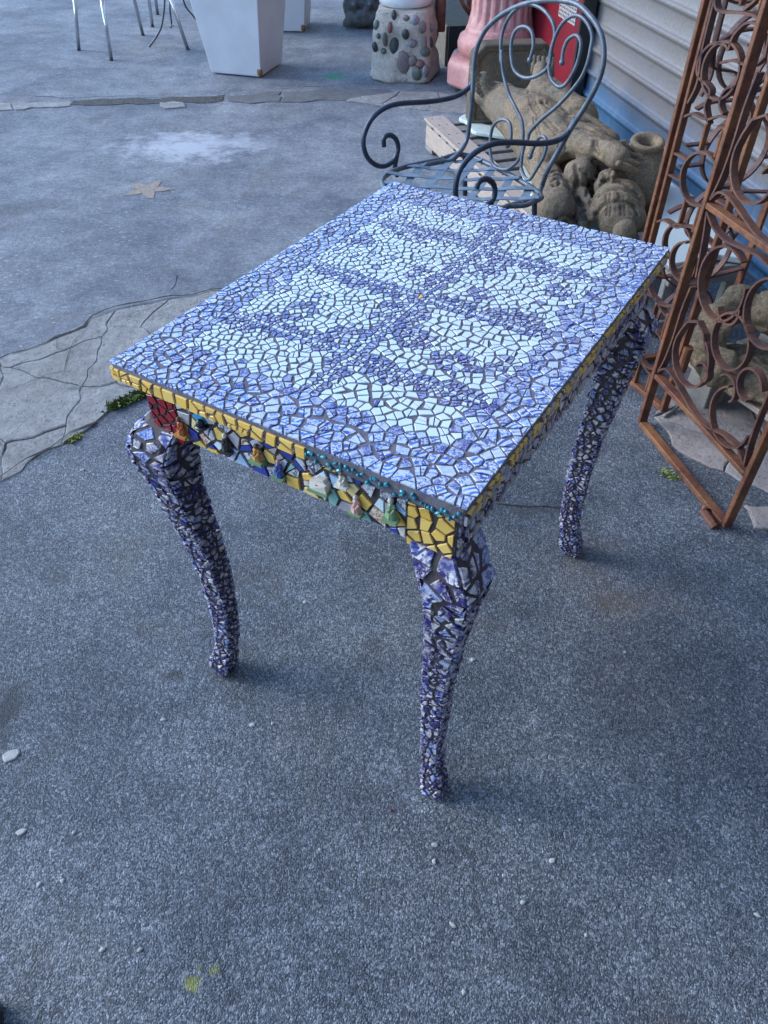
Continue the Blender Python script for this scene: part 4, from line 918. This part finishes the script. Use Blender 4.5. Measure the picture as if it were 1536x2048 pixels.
def rail(o, f, n, s0, s1, z, hgt=.014, dep=.022, name='rail', dz=0):
    m = MB(); V = [f(s_, z+(dz if s_ == s1 else 0)+hh*hgt/2)+n*y*dep/2 for s_ in (s0, s1) for hh, y in ((-1,-1),(1,-1),(1,1),(-1,1))]
    m.add(V, [(0,1,5,4),(1,2,6,5),(2,3,7,6),(3,0,4,7),(3,2,1,0),(4,5,6,7)]); return bevel(m.build(name, M_RUST, o), .0015, 1)
# front gate: frame with circles
o, f, n, W_ = gate((.775, 1.808, 0), (.892, 1.356, 0), 'front rusty iron gate panel with rows of ring scrolls, nearest the table')
TOP = 1.62
stile(o, f, n, .008, .006, TOP, .014, .026); stile(o, f, n, W_-.008, .006, TOP, .014, .026); rail(o, f, n, .016, W_-.016, .009, .016, .026)
for z in (.180, .665, 1.15, TOP-.008): rail(o, f, n, .016, W_-.016, z, .014, .024)
foot = MB(); foot.tube([f(W_-.01, .004)-n*.03, f(W_-.07, .006)-n*.028, f(W_-.075, .018)-n*.02], .012, 8); foot.build('foot_plate', M_RUST, o)
for k, zb in enumerate((.665-.485, .665, 1.15)):
    dz = zb-.180
    gbar(o, f, n, 'scroll', [(.020,.195+dz),(.045,.222+dz),(.090,.222+dz),(.15,.205+dz),(.21,.190+dz),(.27,.192+dz),(.34,.215+dz),(.40,.218+dz),(.438,.195+dz)])
    gbar(o, f, n, 'scroll', [(.020,.195+dz),(.034,.25+dz),(.040,.32+dz),(.040,.40+dz),(.048,.47+dz)])
    gbar(o, f, n, 'scroll', [(.438,.195+dz),(.424,.26+dz),(.418,.34+dz),(.418,.42+dz),(.41,.48+dz)])
    gbar(o, f, n, 'scroll', circ(.130, .312+dz, .078, 62, -190, .078)+[(.062,.355+dz),(.078,.388+dz),(.115,.408+dz),(.150,.392+dz),(.172,.365+dz)], sub=False)
    gbar(o, f, n, 'ring', circ(.150, .530+dz if k == 0 else .530+dz, .088, 20, -300, .085), sub=False)
    gbar(o, f, n, 'scroll', circ(.205, .500+dz, .045, -150, 20, .035), sub=False)
    gbar(o, f, n, 'ring', circ(.245, .428+dz, .068), sub=False)
    gbar(o, f, n, 'ring', circ(.335, .268+dz, .076, 120, 420-60, .076)+[], sub=False)
    gbar(o, f, n, 'scroll', circ(.290, .318+dz, .040, 150, -35, .030), sub=False)
    gbar(o, f, n, 'scroll', circ(.355, .372+dz, .045, 20, 290, .035), sub=False)
    gbar(o, f, n, 'ring', circ(.325, .545+dz, .078, 100, 400, .07), sub=False)
    gbar(o, f, n, 'scroll', circ(.190, .300+dz, .030, 170, -60, .018), sub=False)
    gbar(o, f, n, 'scroll', [(.022,.652+dz),(.06,.630+dz),(.11,.622+dz),(.16,.628+dz),(.24,.640+dz),(.32,.628+dz),(.39,.630+dz),(.436,.652+dz)])
    gbar(o, f, n, 'scroll', [(.022,.652+dz),(.036,.60+dz),(.046,.55+dz),(.056,.50+dz)]); gbar(o, f, n, 'scroll', [(.436,.652+dz),(.420,.60+dz),(.405,.55+dz)])
# left gate: narrow panel with lyre scrolls
def narrow(p0, p1, label, double=True, T_=1.6):
    o, f, n, W_ = gate(p0, p1, label)
    stile(o, f, n, .006, .006, T_, .012, .024)
    if double: stile(o, f, n, .030, .020, T_, .010, .020)
    stile(o, f, n, W_-.006, .006, T_, .012, .024); rail(o, f, n, .012, W_-.012, .012, .016, .022)
    x0, x1 = .038, W_-.014; c = (x0+x1)/2; h = (x1-x0)/2
    def wave(z, s_=1): gbar(o, f, n, 'scroll', [(x0, z+.018*s_), (x0+.25*h, z+.004*s_), (c-.3*h, z+.004*s_), (c, z-.012*s_), (c+.35*h, z-.018*s_), (x1, z-.006*s_)])
    def pair(z0, z1):
        for d in (-.028, .028): stile(o, f, n, c+d, z0, z1, .008, .016, 'bar')
    rz_ = .0
    for base in (0.0, .95):
        if base == 0:
            pair(.018, .090); wave(.105); pair(.215, .292)
            gbar(o, f, n, 'scroll', [(x0,.09),(x0+.012,.14),(x0+.004,.2),(x0,.29)]); gbar(o, f, n, 'ring', circ(c, .155, h*.62, 200, -120, h*.5), sub=False)
        wave(.302+base); 
        gbar(o, f, n, 'scroll', circ(c-.012, .385+base, h*.80, 200, 400, h*.55), sub=False)
        gbar(o, f, n, 'scroll', circ(c-.014, .478+base, h*.55, -60, 250, h*.45), sub=False); gbar(o, f, n, 'scroll', circ(c+.030, .448+base, h*.5, 100, 400, h*.4), sub=False)
        wave(.526+base, -1); pair(.533+base, .600+base)
        gbar(o, f, n, 'ring', circ(c, .660+base, h*.62, 0, 360, sq_=.95), sub=False)
        for d in (-1, 1): gbar(o, f, n, 'tie', [(c+d*h*1.02, .690+base), (c+d*h*.58, .690+base)], sub=False); gbar(o, f, n, 'tie', [(c+d*h*1.02, .635+base), (c+d*h*.58, .635+base)], sub=False)
        pair(.722+base, .785+base); wave(.797+base, -1)
        if base > .5: break
        # lyre
        gbar(o, f, n, 'scroll', [(c-.2*h,.785),(c-.45*h,.82),(c-.40*h,.850),(c-.55*h,.862),(c-.92*h,.875),(c-1.0*h,.91),(c-.75*h,.945),(c-.35*h,.952),(c-.22*h,.945),(c-.18*h,.975),(c+.1*h,1.005),(c+.55*h,1.0),(c+.8*h,.955)])
        gbar(o, f, n, 'ring', circ(c-.28*h, .900, h*.55), sub=False); gbar(o, f, n, 'scroll', [(c+.8*h,.955),(c+.55*h,.93),(c,.928),(c-.35*h,.915)]); gbar(o, f, n, 'scroll', [(c+.5*h,.925),(c+.45*h,.88),(c+.8*h,.855),(c+.95*h,.83),(c+.8*h,.80),(c+.1*h,.79)])
        gbar(o, f, n, 'scroll', circ(c+.25*h, .845, h*.32, 90, 250, h*.25), sub=False)
        gbar(o, f, n, 'scroll', [(x0,1.03),(x0+.2*h,1.01),(c,1.02),(c+.4*h,1.015),(x1,.985)]); gbar(o, f, n, 'scroll', [(x0,.81),(x0+.014,.86),(x0+.002,.93),(x0,1.03)]); pair(1.03, 1.20)
        gbar(o, f, n, 'scroll', [(c-.1*h,1.025),(c+.2*h,1.06),(c+.1*h,1.10),(c+.3*h,1.13)])
    return o, f, n, W_
o, f, n, W_ = narrow((.754, 2.100, 0), (.860, 1.855, 0), 'narrow rusty gate panel with lyre scrolls and doubled left bar, seen left of the others')
for z in (.20,): m = MB(); m.lathe([(.014, z-.04), (.014, z+.04)], f(W_+.012, 0), 10); m.build('hinge', M_RUST, o)
narrow((.775, 2.112, 0), (1.135, 2.215, 0), 'rear rusty gate panel folded back towards the grey shutter', False)
# bent rod and debris by the gate foot
tw = empty('bent_rod', G(1340, 830), 0, 'pale bent rod lying on the ground behind the front gate', 'rod'); q = tw.location
m = MB(); m.tube(catmull([G(1328,832,.01)-q, G(1345,822,.012)-q, G(1362,808,.02)-q], 5), .006, 8); m.build('rod', M_WOODG, tw, smooth=True)

# ================================================================== MOSAIC TABLE
TC = Vector((.0570, 1.1093, 0)); TRZ = math.atan2(.84950, .52759); TL, TW, TZ = .7923, .5846, .794
table = empty('mosaic_table', TC, TRZ, 'table covered in broken blue and white china mosaic on curved legs', 'table')
TM = Matrix.Translation(TC) @ Matrix.Rotation(TRZ, 4, 'Z')
hx, hy = TL/2, TW/2; tt = .0016; EB = .031
mb = MB(); mb.box((-hx+.0022, -hy+.0022, TZ-EB), (hx-.0022, hy-.0022, TZ-tt)); top = bevel(mb.build('tabletop', M_GROUT, table), .004, 2)
# --- pattern map on the top (U along the length 0..1 from the near end, Vv across 0..1 from the left edge)
fx0, fx1, fy0, fy1 = -hx+.118*TL, -hx+.895*TL, -hy+.122*TW, hy-.118*TW
xl = [-hx+.252*TL, -hx+.508*TL, -hx+.770*TL]; yc = 0.0
BL = [(.332,.261,.030,.026),(.238,.165,.026,.034),(.661,.160,.030,.030),(.751,.276,.024,.034),(.500,.300,.022,.050),(.600,.420,.030,.018),(.300,.440,.026,.030),(.360,.590,.024,.030),(.760,.735,.026,.036),(.533,.780,.024,.044),(.690,.590,.034,.022),(.580,.640,.024,.020),(.330,.735,.026,.036),(.677,.820,.022,.026),(.360,.850,.024,.022),(.250,.240,.014,.050),(.250,.800,.016,.040),(.770,.200,.016,.040),(.430,.455,.036,.014),(.430,.560,.030,.014),(.840,.470,.030,.013)]
BL = [(-hx+a*TL, hy-b*TW, c, d, i_ % 3 == 0) for i_, (a, b, c, d) in enumerate(BL)]
def rr_pattern(x, y):
    """where the blue vine pattern runs: 1 border, 2 vine, 0 pale panel"""
    if x < fx0 or x > fx1 or y < fy0 or y > fy1: return 1
    nz = noise.noise(Vector((x*40, y*40, 1.3)))*.004
    for i, cx_ in enumerate(xl):
        dv = abs(y-yc)/(fy1-yc); bow = (.012*math.sin(dv*math.pi))*(1 if y > 0 else -1)*(1 if i != 1 else -1)
        if abs(x-cx_-bow)+nz < .0105+.010*math.sin(min(1, dv)*math.pi*2)**2: return 2
    if abs(y-yc)+nz < .0125+.006*math.sin((x-fx0)/(fx1-fx0)*math.pi*4)**2: return 2
    for a, b, c, d, ring in BL:
        q = math.hypot((x-a)/c, (y-b)/d)+nz*18
        if q < 1: return 0 if (ring and q < .35) else 2
    return 0
fixed = []; cls = {}
def fx(x, y, c): p = (x, y, 1); fixed.append(p); cls[(x, y)] = c
rg = random.Random(5)
# white line tiles with a blue row on each side: centre line and cross lines
def row(a, b, step, lat, c0, cside):
    L_ = math.hypot(b[0]-a[0], b[1]-a[1]); n_ = int(L_/step); ux, uy = (b[0]-a[0])/L_, (b[1]-a[1])/L_
    for k in range(n_+1):
        t = (k+.5)/(n_+1)*L_; x, y = a[0]+ux*t, a[1]+uy*t; j = rg.uniform(-.0008, .0008)
        if c0 is not None: fx(x-uy*j, y+ux*j, c0)
        if lat: 
            for s_ in (-1, 1): fx(x-uy*(lat*s_+j), y+ux*(lat*s_+j), cside)
row((fx0+.004, yc), (xl[0]-.012, yc), .017, .0095, 'w', 'p')
row((xl[0]+.010, yc), (xl[1]-.010, yc), .015, .0080, 'w', 'p'); row((xl[1]+.010, yc), (fx1-.006, yc), .014, .0072, 'w', 'p')
for i, cx_ in enumerate(xl):
    for s_ in (-1, 1):
        row((cx_, s_*.014), (cx_+.004*s_, s_*(hy-.078)), .013, .0066, 'w', 'p')
fx(xl[1], yc, 'y')
for x, a, b in ((fx0, fy0, fy1), (fx1, fy0, fy1)): row((x, a), (x, b), .022, .0105, None, 'e')
for y in (fy0, fy1): row((fx0, y), (fx1, y), .021, .0100, None, 'e')
# rim row
for y, s_ in ((-hy+.0125, 1), (hy-.0125, 1)): row((-hx+.02, y), (hx-.02, y), .026, 0, 'b', None)
for x in (-hx+.014, hx-.014): row((x, -hy+.03), (x, hy-.03), .026, 0, 'b', None)
def rfun(x, y):
    c = rr_pattern(x, y); near = .5-.5*(x/hx); side = .5-.5*(y/hy)
    if c == 1: return (.0180+.0095*near*side)*rg.uniform(.55, 1.25)
    if c == 2: return .0086*rg.uniform(.7, 1.3)
    return (.0100+.0082*near*side+.0018*side)*rg.uniform(.75, 1.25)
pts = darts(-hx+.003, hx-.003, -hy+.003, hy-.003, rfun, .03, fixed, 60000, rg)
tb = cells([(p[0], p[1]) for p in pts], [(-hx+.001, -hy+.001), (hx-.001, -hy+.001), (hx-.001, hy-.001), (-hx+.001, hy-.001)], .00200, rg, R0=.035, split=.36, keep=set(cls))
ftop = lambda x, y, h: Vector((x, y, TZ-tt+h)); white, pat, yel = [], [], []
for s_, poly in tb:
    c = cls.get(s_); r_ = rr_pattern(*s_)
    if c == 'e': c = 'p' if r_ == 1 else ('w' if rg.random() < .8 else 'p')
    if c is None: c = {1: 'b', 2: ('p' if rg.random() < .80 else 'w'), 0: ('w' if rg.random() < .985 else 'p')}[r_]
    if c == 'p' and cls.get(s_) == 'p': c = 'q'
    th = tt+rg.uniform(-.0003, .0004)
    if c == 'w': white.append((poly, ftop, th, .018, M_WHITE, top))
    elif c == 'y': yel.append((poly, ftop, th, .01, M_YEL, top))
    else:
        if c == 'q': mt = M_BLUED
        elif c == 'b': mt = rg.choice((M_BLUE, M_BLUE, M_BLUEL, M_BLUEL)) if s_[0] < 0 or True else M_BLUE
        else: mt = rg.choice((M_BLUED, M_BLUED, M_BLUE))
        if c == 'b' and rg.random() < .12: mt = M_BLUED
        pat.append((poly, ftop, th, .03, mt, top))
emit_tiles(white, 'white_tile', top, TM); emit_tiles(pat, 'patterned_tile', top, TM)
# --- edge bands
def face_frame(kind):
    if kind == 'near': return (lambda s_, z, h: Vector((-hx-h+.0022, hy-s_, z))), TW      # faces the camera's left
    if kind == 'right': return (lambda s_, z, h: Vector((-hx+s_, -hy-h+.0022, z))), TL
    if kind == 'far': return (lambda s_, z, h: Vector((hx+h-.0022, -hy+s_, z))), TW
    return (lambda s_, z, h: Vector((hx-s_, hy+h-.0022, z))), TL
zt, zb = TZ-.010, TZ-EB+.001
for kind in ('near', 'right', 'far', 'left'):
    fm, L_ = face_frame(kind); rg2 = random.Random(hash(kind) % 1000 if False else {'near': 1, 'right': 2, 'far': 3, 'left': 4}[kind])
    Lm = L_*.60 if kind == 'near' else L_
    sc_ = .0195 if kind == 'near' else .013
    pts = darts(0, Lm, zb, zt, lambda x, y: sc_*rg2.uniform(.75, 1.15), .03, (), 1800, rg2)
    for s_, poly in cells(pts, [(0.002, zb), (Lm, zb), (Lm, zt), (0.002, zt)], .0030, rg2, R0=.035, split=.25):
        if kind == 'near': yel.append((poly, fm, .003, .04, M_YEL, top))
        elif s_[1] > zb+.010: yel.append((poly, fm, .003, .05, M_YEL if rg2.random() < .72 else M_GREYT, top))
        else: yel.append((poly, fm, .003, .05, M_GREYT if rg2.random() < .6 else M_YEL, top))
emit_tiles(yel, 'yellow_tile', top, TM)
fmn, _ = face_frame('near')
rg3 = random.Random(11)
for k in range(40):
    s_ = TW*(.60+.385*(k+rg3.random())/40); z = TZ-.011-(EB-.016)*rg3.random(); m = MB(); an = rg3.uniform(0, 3.1)
    a_, b_ = rg3.uniform(.0012, .0028), rg3.uniform(.0022, .0050); Mx = Matrix.Rotation(an, 3, 'X'); m.ball(fmn(s_, z, .002), (.003, a_, b_), M=Mx, n=7, m=5); m.build('turquoise_bead', M_TURQ, top)
# --- aprons
iu, ivl, ivr, zA, zB = .018, .044, .018, TZ-EB-.0005, .684
ax0, ax1, ay0, ay1 = -hx+iu, hx-.022, -hy+ivr, hy-ivl
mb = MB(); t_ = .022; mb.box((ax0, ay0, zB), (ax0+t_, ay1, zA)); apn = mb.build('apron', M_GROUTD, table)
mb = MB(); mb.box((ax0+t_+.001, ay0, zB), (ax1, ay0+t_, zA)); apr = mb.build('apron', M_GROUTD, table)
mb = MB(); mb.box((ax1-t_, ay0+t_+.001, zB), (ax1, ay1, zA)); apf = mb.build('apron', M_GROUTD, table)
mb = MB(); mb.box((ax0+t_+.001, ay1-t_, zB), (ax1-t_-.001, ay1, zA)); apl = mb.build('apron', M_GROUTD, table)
fn = lambda s_, z, h: Vector((ax0-h, ay1-s_, z)); LA = ay1-ay0
rg4 = random.Random(21); items = []; reds = []
pts = darts(0, .062, zB-.012, zA, lambda x, y: .0125, .02, (), 500, rg4)
for s_, poly in cells(pts, [(.001, zB-.012), (.060, zB-.012), (.060, zA), (.001, zA)], .0022, rg4, R0=.03): reds.append((poly, fn, .0025, .03, M_RED, apn))
emit_tiles(reds, 'red_tile', apn, TM)
pal_c = [M_YEL, M_BLKW, M_NAVY, M_SKYB, M_WHITE, M_ORNG, M_BLKW, M_CREAM, M_LAV, M_SAGE, M_WHITE, M_YEL, M_ORNG, M_AZUR, M_BLKW, M_GREYT]
pts = darts(.062, LA-.072, zB, zA, lambda x, y: .0225*rg4.uniform(.75, 1.1), .05, (), 1500, rg4)
last = []
for s_, poly in sorted(cells(pts, [(.062, zB), (LA-.072, zB), (LA-.072, zA), (.062, zA)], .0030, rg4, R0=.05, split=.15), key=lambda t: t[0][0]):
    c = rg4.choice([x for x in pal_c if x not in last[-3:]]); last.append(c); items.append((poly, fn, .003, .05, c, apn))
emit_tiles(items, 'coloured_tile', apn, TM); items = []
pts = darts(LA-.070, LA, zB-.012, zA, lambda x, y: .0165, .03, (), 600, rg4)
for s_, poly in cells(pts, [(LA-.070, zB-.010), (LA-.003, zB-.010), (LA-.003, zA), (LA-.070, zA)], .0028, rg4, R0=.04): items.append((poly, fn, .003, .04, M_YEL, apn))
emit_tiles(items, 'yellow_tile', apn, TM); items = []
fr = lambda s_, z, h: Vector((ax0+s_, ay0-h, z)); LR = ax1-ax0
pts = darts(.002, LR, zB, zA, lambda x, y: .0155*rg4.uniform(.8, 1.1), .04, (), 2500, rg4)
for s_, poly in cells(pts, [(.002, zB), (LR, zB), (LR, zA), (.002, zA)], .0034, rg4, R0=.04): items.append((poly, fr, .0035, .08, rg4.choice((M_GREYT, M_LAV, M_LEGT, M_LEGT, M_BLKW, M_GREYT)), apr))
emit_tiles(items, 'coloured_tile', apr, TM)
# small ceramic figures glued to the near apron
def gl(nm, c, r_=.25): return glaze(nm, c, tuple(x*.8 for x in c), .3, r_)
FIG = dict(orange=gl('fig_orange', (.45, .12, .03)), black=gl('fig_black', (.03, .03, .035)), ochre=gl('fig_ochre', (.50, .26, .06)), white=gl('fig_white', (.70, .66, .58)), green=gl('fig_green', (.20, .33, .18)), blue=gl('fig_blue', (.05, .10, .32)), brown=gl('fig_brown', (.16, .08, .04)), pink=gl('fig_pink', (.62, .38, .34)))
def figurine(px, py, parts, lab=None):
    w_ = TM @ fn(0, .7, 0); nw = (TM.to_3x3() @ Vector((-1, 0, 0))); p = GP(px, py, w_, nw); q = TM.inverted() @ p; ctr = Vector((ax0-.006, q.y, q.z))
    mats = []; m = MB()
    for (dy, dz, ry_, rz2, c) in parts:
        if FIG[c] not in mats: mats.append(FIG[c])
        m.ball(ctr+Vector((-.002, -dy*.85, dz*.85)), (.008 if ry_ > .007 else .006, ry_*.85, rz2*.85), mi=mats.index(FIG[c]), n=12, m=8)
    o = m.build('figurine', None, apn, smooth=True, mats=mats)
    if lab: o['label'] = lab
def robed(px, py, hgt, wid, body, head, base, lab, hat=None):
    """small moulded figure: base slab, folded robe, head, optional hat"""
    w_ = TM @ fn(0, .7, 0); nw = (TM.to_3x3() @ Vector((-1, 0, 0))); q = TM.inverted() @ GP(px, py, w_, nw); c = Vector((ax0-.0065, q.y, q.z-hgt/2)); mats = [FIG[body], FIG[head], FIG[base]]+([FIG[hat]] if hat else [])
    m = MB(); rg5 = random.Random(px); n = 10; prof = [(1.0, .12), (.95, .25), (.62, .5), (.75, .62), (.55, .72), (.25, .76)]; V = []; F = []
    for r_, z in prof:
        for k in range(n): a = 2*math.pi*k/n; rr = wid*.5*r_*(1+.16*math.sin(a*4+z*3)+rg5.uniform(-.06, .06)); V.append(c+Vector((rr*.75*math.cos(a), rr*math.sin(a), hgt*z)))
    for i in range(len(prof)-1):
        for k in range(n): F.append((i*n+k, i*n+(k+1)%n, (i+1)*n+(k+1)%n, (i+1)*n+k))
    F.append([(len(prof)-1)*n+k for k in range(n)]); m.add(V, F, 0)
    m.ball(c+Vector((-.001, rg5.uniform(-.001, .001), hgt*.86)), (wid*.24, wid*.22, hgt*.13), mi=1, n=9, m=6)
    m.tube([c+Vector((-wid*.25, -wid*.42, hgt*.62)), c+Vector((-wid*.42, -wid*.2, hgt*.45)), c+Vector((-wid*.4, wid*.1, hgt*.5))], wid*.11, 6, mi=0)
    m.box((c.x-wid*.45, c.y-wid*.62, c.z-.001), (c.x+.006, c.y+wid*.62, c.z+hgt*.13), mi=2, jit=.0008)
    if hat: m.lathe([(wid*.5, 0), (wid*.48, hgt*.03), (wid*.24, hgt*.06), (wid*.2, hgt*.16)], c+Vector((0, 0, hgt*.93)), 10, mi=3)
    o = m.build('figurine', None, apn, smooth=False, mats=mats); o['label'] = lab
robed(368, 848, .036, .017, 'orange', 'brown', 'ochre', 'orange and brown figurine')
figurine(408, 845, [(0, -.004, .013, .004, 'black'), (0, .004, .007, .009, 'black')], 'black hat figurine')
robed(457, 880, .036, .015, 'black', 'white', 'black', 'black and white figurine')
robed(520, 900, .034, .018, 'ochre', 'brown', 'green', 'ochre seated figurine on green base')
robed(563, 932, .036, .015, 'blue', 'pink', 'green', 'blue robed figurine')
w_ = TM @ fn(0, .7, 0); nw = (TM.to_3x3() @ Vector((-1, 0, 0))); q = TM.inverted() @ GP(646, 962, w_, nw)
m = MB(); m.box((ax0-.013, q.y-.013, q.z-.008), (ax0+.001, q.y+.013, q.z+.006), 0, jit=.0012); m.box((ax0-.011, q.y-.009, q.z+.006), (ax0+.001, q.y+.004, q.z+.012), 0, jit=.0012); m.box((ax0-.016, q.y-.015, q.z-.013), (ax0+.001, q.y+.015, q.z-.008), 1, jit=.001); m.box((ax0-.0138, q.y-.004, q.z-.004), (ax0-.0125, q.y+.003, q.z+.003), 2)
o = m.build('figurine', None, apn, mats=[FIG['white'], FIG['green'], FIG['orange']]); o['label'] = 'white house figurine on green base'
robed(690, 952, .026, .015, 'white', 'ochre', 'white', 'cream robed figurine')
robed(718, 1003, .036, .016, 'pink', 'white', 'green', 'pale pink figurine on green base')
robed(788, 1012, .040, .017, 'green', 'white', 'green', 'green robed figurine with white head')

# --- cabriole legs
def leg(corner, su, sv, scl, ioff_u, ioff_v, ftop_r, vis=True, seed=1):
    """corner in table coordinates; su, sv point inward along x and y"""
    prof = [(.690, .046, .034), (.672, .036, .037), (.650, .031, .038), (.630, .029, .0375), (.60, .030, .034), (.56, .033, .0295), (.50, .038, .0265), (.40, .047, .0225), (.30, .052, .0200), (.20, .052, .0182), (.12, .049, .0168), (.08, .044, .0162), (.055, .039, .019), (.03, .035, .0205), (.012, .032, .018), (.0, .032, .016)]
    P = catmull([Vector((a, b, c)) for a, b, c in prof], 4); ctrs = []
    for p in P:
        k_ = min(1, max(0, (.69-p.x)/.06)); ctrs.append((Vector((corner[0]+su*(p.y+ioff_u*k_+.010*(1-k_)), corner[1]+sv*(p.y+ioff_v*k_+.010*(1-k_)), p.x)), p.z*(1+(scl-1)*min(1, .4+k_))))
    V = []; F = []; n = 16
    for c, r_ in ctrs:
        for k in range(n):
            x, y = sq(2*math.pi*(k+.5)/n, r_, 7.0); V.append(c+Vector((x, y, 0)))
    for i in range(len(ctrs)-1):
        for k in range(n): F.append(((i+1)*n+k, (i+1)*n+(k+1)%n, i*n+(k+1)%n, i*n+k))
    F.append([(len(ctrs)-1)*n+k for k in range(n)][::-1]); F.append(list(range(n)))
    F = [f_[::-1] for f_ in F]
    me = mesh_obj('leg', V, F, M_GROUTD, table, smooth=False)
    zs_ = np.array([c.z for c, _ in ctrs])[::-1]; xs_ = np.array([c.x for c, _ in ctrs])[::-1]; ys_ = np.array([c.y for c, _ in ctrs])[::-1]; rs_ = np.array([r_ for _, r_ in ctrs])[::-1]
    def cen(z): return float(np.interp(z, zs_, xs_)), float(np.interp(z, zs_, ys_)), float(np.interp(z, zs_, rs_))
    rgl = random.Random(seed); out = []
    for fi, (nx_, ny_) in enumerate(((-1, 0), (0, -1), (1, 0), (0, 1))):
        wm = .044*scl
        def fm(s_, z, h, nx_=nx_, ny_=ny_, wm=wm):
            x, y, r_ = cen(z); t = max(-.93, min(.93, (s_/wm)*2-1)); rr_ = r_+h-.0002+(-.0018 if abs(t) > .9 else 0)
            x2, y2, r2 = cen(z+.002); x1_, y1_, r1_ = cen(z-.002)
            return Vector((x+nx_*rr_-ny_*t*r_, y+ny_*rr_+nx_*t*r_, z))
        fixed_ = []
        def rf(x, y): return (.0125+.0045*max(0, min(1, (y-.52)/.1)))*rgl.uniform(.8, 1.25)*(1.0 if y > .06 else .8)
        pts = darts(.002, wm-.002, .006, .684, rf, .03, (), 1500, rgl)
        for s_, poly in cells(pts, [(.0015, .006), (wm-.0015, .006), (wm-.0015, .684), (.0015, .684)], .0040, rgl, R0=.035, split=.2):
            # subdivide long edges is not needed: shards are small against the curve
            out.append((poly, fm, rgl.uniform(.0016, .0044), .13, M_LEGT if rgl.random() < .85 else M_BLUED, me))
    return out
LT = []
LT += leg((-hx, -hy), 1, 1, 1.0, 0, -.012, .03, seed=1)
LT += leg((-hx, hy), 1, -1, 1.12, 0, .006, .03, seed=2)
LT += leg((hx, -hy), -1, 1, 1.12, 0, -.002, .03, seed=3)
LT += leg((hx, hy), -1, -1, 1.1, 0, 0, .03, seed=4)
emit_tiles(LT, 'patterned_tile', None, TM)

# dark shoe tip at the photographer's corner
M_SHOE = simple('black_shoe_leather', (.012, .014, .02), (.02, .022, .03), 30, .4, .2)
sh = empty('black_shoe', (-.660, .188, 0), 0, 'black rounded shoe toe at the bottom left corner of the picture', 'shoe')
m = MB(); m.ball((0, 0, .03), (.05, .12, .032), M=Matrix.Rotation(R(-20), 3, 'Z'), n=24, m=12); m.build('upper', M_SHOE, sh, smooth=True); m = MB(); m.lathe([(1, 0), (1.02, .01), (1.0, .02)], (0, 0, 0), 32, M=Matrix.Rotation(R(-20), 3, 'Z') @ Matrix.Diagonal((.053, .123, 1)).to_3x3()); m.build('sole', M_SHOE, sh)
